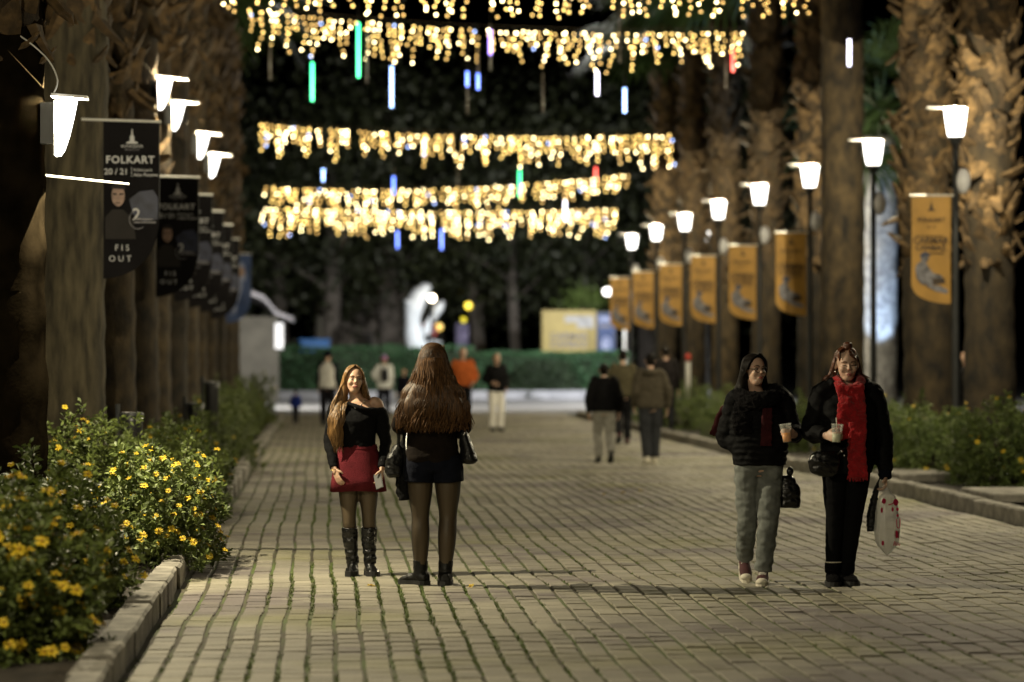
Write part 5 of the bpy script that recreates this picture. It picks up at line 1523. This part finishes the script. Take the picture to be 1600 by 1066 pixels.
# ---- the woman in glasses with grey jeans
def jeans():
    t = person('person', 1188, 914, 1.645, 0, 'woman in glasses, black puffer jacket and grey jeans, carrying an orange drink')
    J = pose(hip_a=(-.10, .0, .87), knee_a=(-.095, .01, .46), ank_a=(-.085, .23, .17), hip_b=(.075, 0, .87), knee_b=(.045, -.09, .46), ank_b=(.012, -.06, .088), toe_a=(-.06, -1), toe_b=(-.22, -1), foot_a=.48,
             sho_a=(-.18, .01, 1.36), elb_a=(-.25, .08, 1.09), wri_a=(-.135, -.045, .985), sho_b=(.165, .01, 1.37), elb_b=(.245, .0, 1.13), wri_b=(.215, -.235, 1.115), head=(-.048, -.04, 1.588), hd=(.42, -.03, .05), chest=(-.02, 0))
    b = MB(); body_core(b, J); head(b, J)
    for s in 'ab': arm(b, J, s); leg(b, J, s)
    hand(b, J['wri_b'], (-.55, -.75, .12), (-.65, .75, 0), (0, 0, 1), .78, 0, .95, .9)
    hand(b, J['wri_a'], (.9, -.2, -.4), (0, 1, 0), (0, 0, 1), .4, 0, .9)
    body = fuse(b, 'body', M['skin_b'], .0062, 3, t)
    face(J, body, M['hair_black'], M['lips_dark'], glasses=M['iris'])
    trousers(J, t, M['denim'], (.100, .092, .076, .070, .066), .93, .97, .012, .008, .180)
    # sneakers
    for s in 'ab':
        m = MB(); so = shoe(m, J, s, .032, .03, .25, .046)
        sh = fuse(m, 'shoe', M['maroon_canvas'], .007, 2, t)
        so.build('sole', M['canvas'], sh)
        a = J['ank_' + s]; d = V((*J['toe_' + s], 0)).normalized(); p = J['foot_' + s]; sd = d.cross(V((0, 0, 1)))
        base = V((a.x, a.y, 0)) if p == 0 else V((a.x, a.y, a.z - .085))
        def q(f, z, x=0): return base + d * ((f * .25 - .065) * math.cos(p)) + V((0, 0, z - (f * .25 - .065) * math.sin(p))) + sd * x
        m = MB(); m.ell(q(.90, .032), (.044, .040, .028)); m.build('toe_cap', M['canvas'], sh, True)
        m = MB()
        for i in range(5):
            f = .42 + .075 * i; m.tube([q(f, .088 - .008 * i, -.028), q(f, .102 - .0095 * i, 0), q(f + .01, .088 - .008 * i, .028)], .0055, 6, sub=3)
        m.build('laces', M['lace'], sh, True)
    # puffer jacket with quilted rolls
    m = MB()
    secs = []
    for i in range(22):
        z = .885 + i * .0235
        f = i / 21
        rx = .198 + .018 * math.sin(f * 3.1) - (.055 * max(0, f - .82) / .18); ry = .145 + .012 * math.sin(f * 3.1) - (.045 * max(0, f - .8) / .2)
        q = .006 * math.cos(i * math.pi)
        secs.append((z, -.022 * f, .004, rx + q, ry + q))
    tors(m, secs, sub=2)
    for s in 'ab': arm(m, J, s, (.086, .078, .074, .066, .050), .93)
    fuse(m, 'jacket', M['puffer'], .0085, 3, t, .011, 11)
    # thick dark scarf/collar, with a maroon end blown back
    m = MB()
    m.tube([(-.115, .06, 1.40), (-.15, -.03, 1.385), (-.08, -.13, 1.36), (.03, -.145, 1.375), (.11, -.075, 1.415), (.10, .05, 1.43), (0, .105, 1.43), (-.115, .06, 1.40)], [.066, .07, .072, .064, .058, .062, .062, .066], 14, sub=4)
    m.tube([(-.13, -.08, 1.33), (-.155, -.14, 1.22), (-.15, -.165, 1.12)], [(.075, .03), (.08, .03), (.07, .02)], 12, sub=3, side=(1, 0, 0))
    fuse(m, 'collar', M['coat_fleece'], .0085, 2, t, .014, 26)
    m = MB()
    m.tube([(-.20, .10, 1.36), (-.255, .14, 1.27), (-.285, .15, 1.17), (-.30, .16, 1.09)], [(.02, .02), (.045, .018), (.06, .014), (.075, .010)], 12, sub=4, side=(1, 0, 0))
    fuse(m, 'scarf', M['maroon'], .008, 2, t, .006, 16); m = MB()
    m.tube([(.03, -.155, 1.32), (.02, -.178, 1.18), (.015, -.178, 1.03)], [(.04, .012), (.045, .01), (.05, .01)], 10, sub=4, side=(1, 0, 0))
    fuse(m, 'scarf_end', M['maroon'], .008, 2, t, .006, 16)
    # hair
    Mx = head_m(J); R = random.Random(8)
    m = MB(); m.ell((0, .026, .040), (.085, .096, .090), n=20, m=14); m.xf(Mx)
    m.tube([Mx @ V((-.07, .03, .02)), (-.125, .02, 1.50), (-.155, .03, 1.42), (-.17, .05, 1.36)], [(.03, .05), (.045, .06), (.05, .06), (.03, .04)], 12, sub=3)
    m.tube([Mx @ V((.07, .04, .02)), (.02, .05, 1.50), (.05, .05, 1.43)], [(.025, .05), (.04, .05), (.04, .05)], 12, sub=3)
    hr = fuse(m, 'hair', M['hair_black'], .009, 3, t)
    P = []
    for i in range(150):
        q = -1 if i % 5 < 3 else 1; u = R.uniform(-1, 1); v = R.random(); ph = R.uniform(0, 6.28)
        p0 = Mx @ V((.02 + .004 * u, -.045 + .09 * v, .128 - .02 * v)); p1 = Mx @ V((q * (.066 + .012 * v), -.058 + .09 * v, .074)); p2 = Mx @ V((q * .088, -.030 + .06 * v, -.005))
        e = [V((-.13 + .035 * u, .0 + .04 * v, 1.49)), V((-.165 + .045 * u + .015 * math.sin(ph), .0 + .05 * v, 1.42)), V((-.18 + .05 * u, .02 + .05 * v, 1.34 + .04 * R.random()))] if q < 0 else [V((.035 + .02 * u, -.005 + .05 * v, 1.49)), V((.055 + .03 * u, .0 + .05 * v, 1.44))]
        P.append([p0, p1, p2] + e)
    strands(P, .006).build('strands', M['hair_black'], hr, True)
    c = wl(t, J['wri_b'] + V((-.062, -.072, -.052)))
    cup(c, (0, math.radians(-7), 0), 'clear cup with orange drink held by the woman in glasses', M['orange_drink'], .55, False)
    bg = empty('handbag', wl(t, (.215, -.02, .565)), 0, 'black handbag hanging at the hip of the woman in grey jeans', 'handbag')
    m = MB(); tors(m, [(0, 0, 0, .070, .045), (.02, .0, 0, .080, .055), (.12, 0, 0, .080, .055), (.2, -.012, 0, .055, .045), (.235, -.02, 0, .035, .035)], pw=3)
    fuse(m, 'pouch', M['leather'], .007, 2, bg, .005, 16)
    m = MB(); m.ell((.005, 0, .262), (.026, .022, .034)); m.build('knot', M['leather'], bg, True)
    m = MB(); m.tube([(-.06, 0, .2), (-.05, .01, .29), (-.035, .02, .36)], [(.009, .004)] * 3, 6, sub=3); m.build('strap', M['silver'], bg, True)
jeans()

# ---- the woman with the red scarf
M['plastic_bag'] = pmat('clear_plastic', (.62, .62, .60), .15, .1, 8, .35, 12)
b_ = M['plastic_bag'].node_tree.nodes["Principled BSDF"]; b_.inputs["Alpha"].default_value = .5; b_.inputs["Specular IOR Level"].default_value = .9
M['pink'] = pmat('pink_print', (.42, .012, .06), .4, .1, 10)
def redscarf():
    t = person('person', 1325, 916, 1.70, 0, 'woman in a long red scarf and black coat holding a pale drink and plastic bag')
    J = pose(hip_a=(-.095, 0, .88), knee_a=(-.098, -.015, .48), ank_a=(-.112, .0, .088), hip_b=(.080, 0, .88), knee_b=(.035, -.015, .48), ank_b=(-.008, .03, .088), toe_a=(-.12, -1), toe_b=(.12, -1),
             sho_a=(-.18, .01, 1.365), elb_a=(-.265, .02, 1.10), wri_a=(-.195, -.225, 1.075), sho_b=(.18, .01, 1.36), elb_b=(.262, .05, 1.06), wri_b=(.268, -.01, .80), head=(-.014, -.03, 1.578), hd=(.0, .12, -.04))
    b = MB(); body_core(b, J); head(b, J, 1.03, 1.04)
    for s in 'ab': arm(b, J, s); leg(b, J, s)
    hand(b, J['wri_a'], (.45, -.85, -.05), (.8, .55, 0), (0, 0, 1), .75, 0, .98, .9)
    hand(b, J['wri_b'], (.0, -.05, -1), (-1, 0, 0), (0, -1, 0), .7, 0, .98, .9)
    body = fuse(b, 'body', M['skin_b'], .0062, 3, t)
    face(J, body, M['hair_auburn'], M['lips'], 1.03, closed=.7)
    trousers(J, t, M['leggings'], (.098, .088, .066, .062, .048), .95, 1.0, .004, .008, .178)
    for s in 'ab':
        m = MB(); k, a = J['knee_' + s], J['ank_' + s]
        m.tube([k.lerp(a, .80), k.lerp(a, .9), a], [.058, .060, .058], 14, sub=3)
        so = shoe(m, J, s, .035, .04, .255, .056); bt = fuse(m, 'boot', M['coat_fleece'], .008, 2, t, .005, 22); so.build('sole', M['sole'], bt)
        if s == 'a':
            m = MB(); m.tube([k.lerp(a, .80) + V((.06 * math.cos(x), .06 * math.sin(x), 0)) for x in (2 * math.pi * i / 14 for i in range(15))], .005, 5); m.build('trim', M['canvas'], bt, True)
    # short padded coat, open neck with high collar
    m = MB()
    tors(m, [(.80, -.01, .0, .185, .135), (.86, -.01, 0, .198, .15), (.95, -.008, 0, .196, .15), (1.05, 0, 0, .195, .146), (1.18, 0, -.005, .205, .152), (1.28, 0, -.005, .208, .145), (1.36, 0, .005, .185, .115), (1.41, 0, .015, .13, .09)])
    for s in 'ab': arm(m, J, s, (.088, .082, .075, .068, .054), .95)
    m.tube([(-.10, -.05, 1.43), (-.105, .03, 1.455), (0, .095, 1.47), (.105, .03, 1.455), (.10, -.05, 1.43)], [.035, .042, .042, .042, .035], 12, sub=4)
    fuse(m, 'coat', M['puffer'], .0088, 4, t, .012, 9)
    m = MB(); w = J['wri_b']; m.tube([w + V((0, .01, .06)), w, w - V((0, .01, .04))], [.046, .05, .044], 12, sub=2); fuse(m, 'cuff', M['navy'], .008, 2, t, .006, 30)
    # scarf
    m = MB()
    m.tube([(-.085, -.02, 1.455), (-.055, -.098, 1.42), (.0, -.118, 1.40), (.055, -.098, 1.425), (.088, -.02, 1.465), (.06, .06, 1.475), (-.05, .06, 1.47), (-.085, -.02, 1.455)], [(.034, .04)] * 8, 14, sub=4)
    def fall(x0, x1, w0, w1, z0, z1, yo):
        P = []; r = []
        for i in range(9):
            f = i / 8; z = z0 + (z1 - z0) * f
            P.append(V((x0 + (x1 - x0) * f + .006 * math.sin(f * 7), -.115 - .052 * min(1, f * 3) + yo + .012 * math.sin(f * 9), z))); r.append((w0 + (w1 - w0) * f, .016))
        m.tube(P, r, 14, side=(1, 0, 0), sub=2)
    fall(-.055, -.040, .055, .072, 1.44, 1.045, 0); fall(.035, .035, .055, .076, 1.44, .775, -.022)
    sc = fuse(m, 'scarf', M['red_wool'], .0075, 3, t, .012, 17)
    fr = MB(); R = random.Random(1)
    for i in range(26):
        x = .035 + (i / 25 - .5) * .14; fr.tube([(x, -.190, .79), (x + R.uniform(-.01, .01), -.191, .752 + R.uniform(-.006, .012))], [.004, .0025], 4)
    fr.build('fringe', M['red_wool'], sc)
    # hair: pulled up into a loose knot, curls at the nape
    Mx = head_m(J, 1.03); R = random.Random(12)
    m = MB(); m.ell((0, .030, .042), (.084, .094, .086), n=20, m=14); m.ell((.012, .01, .134), (.034, .034, .026)); m.xf(Mx)
    for q in (-1, 1): m.tube([Mx @ V((q * .075, .03, .02)), V((q * .085 - .014, .02, 1.53)), V((q * .12 - .005, .03, 1.475)), V((q * .15, .03, 1.46))], [.022, .03, .03, .018], 10, sub=3)
    hr = fuse(m, 'hair', M['hair_auburn'], .008, 2, t, .006, 30)
    P = []
    for i in range(130):
        q = R.choice((-1, 1)); v = R.random(); u = R.uniform(-1, 1)
        p0 = Mx @ V((q * (.055 + .015 * v), -.062 + .06 * v, .052 + .02 * u)); p1 = Mx @ V((q * (.055), -.045 + .05 * v, .100)); p2 = Mx @ V((.012 + .01 * u, .005, .125))
        P.append([p0, p1, p2])
    for i in range(70):
        q = R.choice((-1, 1)); v = R.random(); u = R.uniform(-1, 1); L = R.uniform(.6, 1)
        P.append([Mx @ V((q * (.080), -.01 + .05 * v, .055)), Mx @ V((q * (.090 + .008 * v), -.01 + .05 * v, .0)), V((q * .105 - .01 + .012 * u, -.0 + .04 * v, 1.52)), V((q * (.105 + .04 * L) - .01, -.01 + .05 * v, 1.485 + .012 * u)), V((q * (.12 + .06 * L) - .005, .0 + .05 * v, 1.455 + .025 * u))])
    for i in range(5):
        u = R.uniform(-1, 1); P.append([Mx @ V((.01, -.055, .115)), Mx @ V((.02 + .02 * u, -.088, .085)), Mx @ V((.045 + .02 * u, -.085, .060)), Mx @ V((.066, -.068, .035))])
    strands(P, .005).build('strands', M['hair_auburn'], hr, True)
    m = MB(); m.ell((-.083, -.01, -.045), (.005, .005, .009), n=8, m=6); m.xf(Mx); m.build('earring', M['silver'], t, True)
    c = wl(t, J['wri_a'] + V((.055, -.080, -.045)))
    cup(c, (0, math.radians(4), 0), 'clear cup with pale drink and straw held by the woman in the red scarf', M['pale_drink'], .5)
    # crossbody bag at the front of the hip
    bg = empty('crossbody_bag', wl(t, (-.20, -.17, .80)), 0, 'glossy black crossbody bag hanging under the pale drink', 'handbag')
    m = MB(); tors(m, [(-.015, .01, 0, .05, .03), (.02, .0, 0, .10, .046), (.08, 0, 0, .118, .05), (.13, .0, 0, .11, .048), (.165, .01, 0, .07, .035)], pw=2.4)
    fuse(m, 'pouch', M['leather'], .007, 3, bg, .006, 14)
    m = MB(); m.tube([(-.02, -.052, .09), (.03, -.054, .05), (.06, -.05, .0)], .006, 6, sub=3); m.build('piping', M['leather'], bg, True)
    m = MB(); m.tube([(.09, -.01, .14), (.16, .0, .20), (.26, .02, .32), (.30, .04, .5)], [(.010, .004)] * 4, 6, sub=3); m.build('strap', M['leather'], bg, True)
    m = MB(); m.ell((.12, -.03, .165), (.009, .006, .009)); m.ell((.135, -.03, .135), (.007, .006, .007)); m.build('buckle', M['silver'], bg, True)
    # plastic carrier bag
    w = wl(t, J['wri_b'] + V((.01, -.02, -.11)))
    pb_ = empty('plastic_bag', w, math.radians(14), 'clear plastic carrier bag with pink dots held by the woman in the red scarf', 'bag')
    m = MB(); n = 26; R = random.Random(3)
    secs = [(0, .012, .016), (-.03, .030, .026), (-.06, .058, .040), (-.12, .072, .050), (-.2, .080, .058), (-.3, .086, .060), (-.37, .084, .058), (-.405, .070, .046), (-.44, .040, .026), (-.475, .005, .005)]
    S, Q = smooth_path([V((0, 0, z)) for z, *_ in secs], [(a, b) for _, a, b in secs], 3)
    rings = []
    for c, (rx, ry) in zip(S, Q):
        rings.append([V((math.copysign(abs(math.cos(a)) ** .8, math.cos(a)) * rx * k, math.copysign(abs(math.sin(a)) ** .8, math.sin(a)) * ry * k, c.z)) for a, k in ((2 * math.pi * j / n, 1 + .10 * math.sin(j * 2.3 + c.z * 5) + .10 * noise.noise(V((j * .9, c.z * 9, 1)))) for j in range(n))])
    m.loft(rings); m.build('film', M['plastic_bag'], pb_, True)
    def mark(x, z, rx, rz, name='dot', pts=None):
        y = -.0605 * math.sqrt(max(.05, 1 - (x / .088) ** 2)) - .006
        flat(disc(x, z, rx, rz, 14), M['pink'], name, pb_, y)
    for (x, z, rx, rz) in ((-.052, -.085, .016, .020), (.040, -.095, .020, .024), (.056, -.145, .010, .012), (.058, -.19, .009, .010), (.012, -.145, .008, .016), (.045, -.325, .014, .028), (.066, -.325, .008, .028), (-.064, -.15, .008, .020), (-.058, -.385, .010, .018)): mark(x, z, rx, rz)
    u = MB(); u.tube([(.042, -.066, -.215), (.044, -.068, -.26), (.052, -.068, -.278), (.064, -.066, -.276), (.070, -.064, -.255), (.070, -.063, -.21)], .0035, 6, sub=3); u.build('letter', M['pink'], pb_, True)
    s = MB()
    for i in range(5): s.tube([(.03 + .011 * i, -.060, -.37 - .006 * i), (.024 + .011 * i, -.056, -.405)], .003, 5)
    s.tube([(-.02, -.064, -.112), (0, -.066, -.108), (.018, -.064, -.098)], .004, 6, sub=2)
    s.build('print_strokes', M['pink'], pb_, True)
    um = empty('folding_umbrella', wl(t, J['wri_b'] + V((-.075, .06, -.42))), 0, 'black folded umbrella hanging behind the plastic bag', 'umbrella')
    m = MB(); m.tube([(-.01, 0, .0), (-.012, 0, .10), (.008, 0, .24), (.03, -.02, .36)], [(.034, .03), (.040, .034), (.026, .024), (.008, .008)], 12, sub=3); fuse(m, 'canopy', M['leather_dull'], .006, 2, um, .006, 30)
    m = MB(); m.tube([(.03, -.02, .35), (.06, -.05, .44)], .006, 6); m.build('cord', M['leather_dull'], um, True)
redscarf()

# ---- people farther off, smaller in the picture
def cmat(key, col):
    if key not in M: M[key] = cloth(key, col, .85, .2, .2, 60)
    return M[key]
def passer(px, py, H, rz, lab, J, top, bottom, hair='hair_black', shoes='rubber', long=.86, hat=None, hood=None, skin='skin_b', bag=None, extra=None, wide=1.0, sleeve=None):
    t = person('person', px, py, H, rz, lab)
    b = MB(); body_core(b, J); head(b, J)
    for s in 'ab':
        leg(b, J, s); arm(b, J, s)
        w, e = J['wri_' + s], J['elb_' + s]
        d = (w - e).normalized(); q = 1 if s == 'a' else -1
        hand(b, w, d, (q, 0, 0), (0, -1, .2), .4)
    body = fuse(b, 'body', M[skin], .010, 3, t)
    face(J, body, M[hair], M['lips'])
    trousers(J, t, bottom, (.106, .098, .082, .076, .068), .96, .98, .010, .013)
    for s in 'ab':
        m = MB(); so = shoe(m, J, s, .025, .03, .265, .050); sh = fuse(m, 'shoe', M[shoes], .011, 2, t); so.build('sole', M['canvas'] if shoes == 'canvas' else M['sole'], sh)
    m = MB(); cx, cy = J['chest']
    tors(m, [(long, 0, .005, .19 * wide, .135), (.95, 0, .005, .195 * wide, .14), (1.08, cx * .5, cy * .5, .19 * wide, .135), (1.22, cx, cy, .205 * wide, .14), (1.32, cx, cy, .20 * wide, .12), (1.39, cx, cy + .01, .14, .09), (1.44, cx, cy + .02, .075, .07)])
    if sleeve is None:
        for s in 'ab': arm(m, J, s, (.080, .074, .066, .058, .048), .95)
    jk = fuse(m, 'jacket', top, .012, 4, t, .012, 9)
    if sleeve is not None:
        m = MB()
        for s in 'ab': arm(m, J, s, (.068, .062, .056, .050, .042), .95)
        fuse(m, 'sleeves', sleeve, .011, 3, t, .006, 9)
    Mx = head_m(J)
    if hat:
        m = MB(); m.ell((0, .02, .050), (.090, .104, .092), n=18, m=12); m.xf(Mx); h = fuse(m, 'hat', hat, .01, 2, t)
        m = MB(); m.tube([Mx @ V((.090 * math.cos(a), .018 + .104 * math.sin(a), .018)) for a in (2 * math.pi * k / 16 for k in range(17))], .018, 8); m.build('hat_brim', bag or hat, h, True)
    else:
        m = MB(); m.ell((0, .028, .036), (.080, .090, .086), n=18, m=12); m.ell((0, .055, -.01), (.070, .06, .07)); m.xf(Mx); fuse(m, 'hair', M[hair], .010, 2, t, .004, 30)
    if hood:
        m = MB(); m.tube([(-.10 + cx, cy - .03, 1.43), (-.11 + cx, cy + .05, 1.42), (cx, cy + .13, 1.40), (.11 + cx, cy + .05, 1.42), (.10 + cx, cy - .03, 1.43)], [.03, .045, .055, .045, .03], 12, sub=3); fuse(m, 'hood', hood, .011, 2, t, .006, 14)
    if extra: extra(t, J)
    return t
PI = math.pi
walkA = dict(hip_a=(-.09, 0, .88), knee_a=(-.095, -.13, .50), ank_a=(-.09, -.06, .088), hip_b=(.09, 0, .88), knee_b=(.095, .03, .48), ank_b=(.09, .26, .19), foot_b=.5, elb_a=(-.23, .08, 1.10), wri_a=(-.22, .05, .86), elb_b=(.23, .02, 1.10), wri_b=(.23, -.12, .88))
walkB = dict(hip_a=(-.09, 0, .88), knee_a=(-.095, .02, .48), ank_a=(-.09, .25, .18), foot_a=.5, hip_b=(.09, 0, .88), knee_b=(.095, -.12, .50), ank_b=(.09, -.05, .088), elb_b=(.23, .08, 1.10), wri_b=(.22, .05, .86), elb_a=(-.23, .02, 1.10), wri_a=(-.23, -.12, .88))
passer(944, 722, 1.58, PI, 'man in a black jacket and light grey trousers walking away', pose(**{**walkB, 'head': (0, -.075, 1.55), 'chest': (0, -.04), 'hd': (0, -.2, 0), 'elb_a': (-.27, .02, 1.08), 'elb_b': (.27, .06, 1.08), 'wri_a': (-.26, -.06, .84), 'wri_b': (.26, .02, .83)}), M['puffer'], cmat('light_grey_cloth', (.30, .29, .26)), wide=1.12)
passer(1016, 724, 1.70, PI, 'man in a grey-brown hooded jacket and dark jeans walking away', pose(**{**walkA, 'elb_a': (-.28, .06, 1.10), 'wri_a': (-.27, -.02, .85), 'knee_a': (-.09, -.06, .49), 'ank_a': (-.07, -.0, .088), 'knee_b': (.08, 0, .48), 'ank_b': (.06, .10, .10), 'foot_b': 0.1}), cmat('grey_brown_cloth', (.075, .064, .046)), cmat('dark_jeans', (.035, .037, .042)), hood=cmat('grey_brown_cloth', (.075, .064, .046)), shoes='canvas', wide=1.1)
passer(973, 694, 1.76, PI, 'man in an olive jacket and dark trousers walking away between two others', pose(**walkA), cmat('olive_cloth', (.075, .065, .038)), cmat('black_cloth', (.012, .012, .014)), shoes='maroon_canvas')
passer(1040, 680, 1.83, PI, 'tall man in dark clothes walking away beside the kerb', pose(**{**walkB, 'wri_a': (-.26, -.05, .86)}), cmat('black_wool', (.013, .011, .011)), cmat('black_cloth', (.012, .012, .014)))
passer(776, 674, 1.70, .25, 'person in a black jacket and white trousers by the plaza', pose(hip_b=(.08, 0, .88), ank_b=(.10, .05, .088), elb_a=(-.27, .05, 1.12), wri_a=(-.14, -.16, 1.05), elb_b=(.25, .06, 1.11), wri_b=(.20, -.08, .93)), M['puffer'], cmat('white_cloth', (.78, .76, .72)), hair='hair_gold', shoes='rubber')
passer(723, 671, 1.82, .1, 'grey-haired man in an orange jacket and dark trousers', pose(elb_a=(-.26, .05, 1.12), wri_a=(-.2, -.1, .95), elb_b=(.28, .05, 1.12), wri_b=(.2, -.1, .96)), cmat('orange_cloth', (.42, .10, .025)), cmat('black_cloth', (.012, .012, .014)), hair='hair_grey', long=.90, wide=1.08)
passer(512, 666, 1.76, PI - .3, 'person in a white padded vest with dark sleeves, seen from behind', pose(), cmat('white_vest', (.80, .79, .76)), cmat('dark_trousers', (.013, .013, .018)), sleeve=M['navy'], hat=cmat('navy_hat', (.008, .009, .018)), wide=1.06)
def backpack(t, J):
    m = MB(); tors(m, [(.98, .02, .19, .085, .05), (1.05, .02, .20, .10, .07), (1.2, .02, .20, .10, .07), (1.33, .02, .185, .08, .05)], pw=2.6)
    bp = empty('backpack', t.location.copy(), t.rotation_euler.z, 'dark grey backpack worn over a white coat', 'backpack'); bp.scale = t.scale
    fuse(m, 'pouch', cmat('charcoal_cloth', (.035, .035, .042)), .012, 2, bp)
    for q in (-1, 1):
        s = MB(); s.tube([(.02 + q * .07, .17, 1.32), (.02 + q * .075, .05, 1.43), (.02 + q * .085, -.10, 1.36), (.02 + q * .10, -.11, 1.2)], [(.018, .006)] * 4, 6, sub=3); s.build('strap', M['puffer'], bp, True)
passer(600, 652, 1.66, PI + .2, 'woman in a white coat and lilac knitted hat with a backpack', pose(elb_b=(.32, .03, 1.16), wri_b=(.19, -.05, 1.0)), cmat('white_coat', (.78, .80, .82)), cmat('dark_trousers', (.013, .013, .018)), hat=cmat('lilac_knit', (.42, .33, .60)), bag=cmat('magenta_knit', (.60, .03, .20)), long=.80, wide=1.12, extra=backpack)
passer(631, 652, 1.30, 0, 'dark-haired child in dark clothes beside the white coat', pose(), M['navy'], cmat('dark_trousers', (.013, .013, .018)), skin='skin')
tt = passer(462, 662, .80, PI + .4, 'toddler in a blue jacket near the bushes', pose(head=(0, -.02, 1.60), elb_a=(-.27, .0, 1.12), wri_a=(-.32, -.05, .92), elb_b=(.27, 0, 1.12), wri_b=(.31, -.05, .92)), cmat('blue_cloth', (.012, .025, .17)), cmat('dark_trousers', (.013, .013, .018)), wide=1.35)
passer(1509, 700, 1.72, -.4, 'person half hidden between a palm and the tallest lamp post', pose(), M['puffer'], cmat('black_cloth', (.012, .012, .014)), skin='skin')
bpy.data.scenes.remove(TMP)
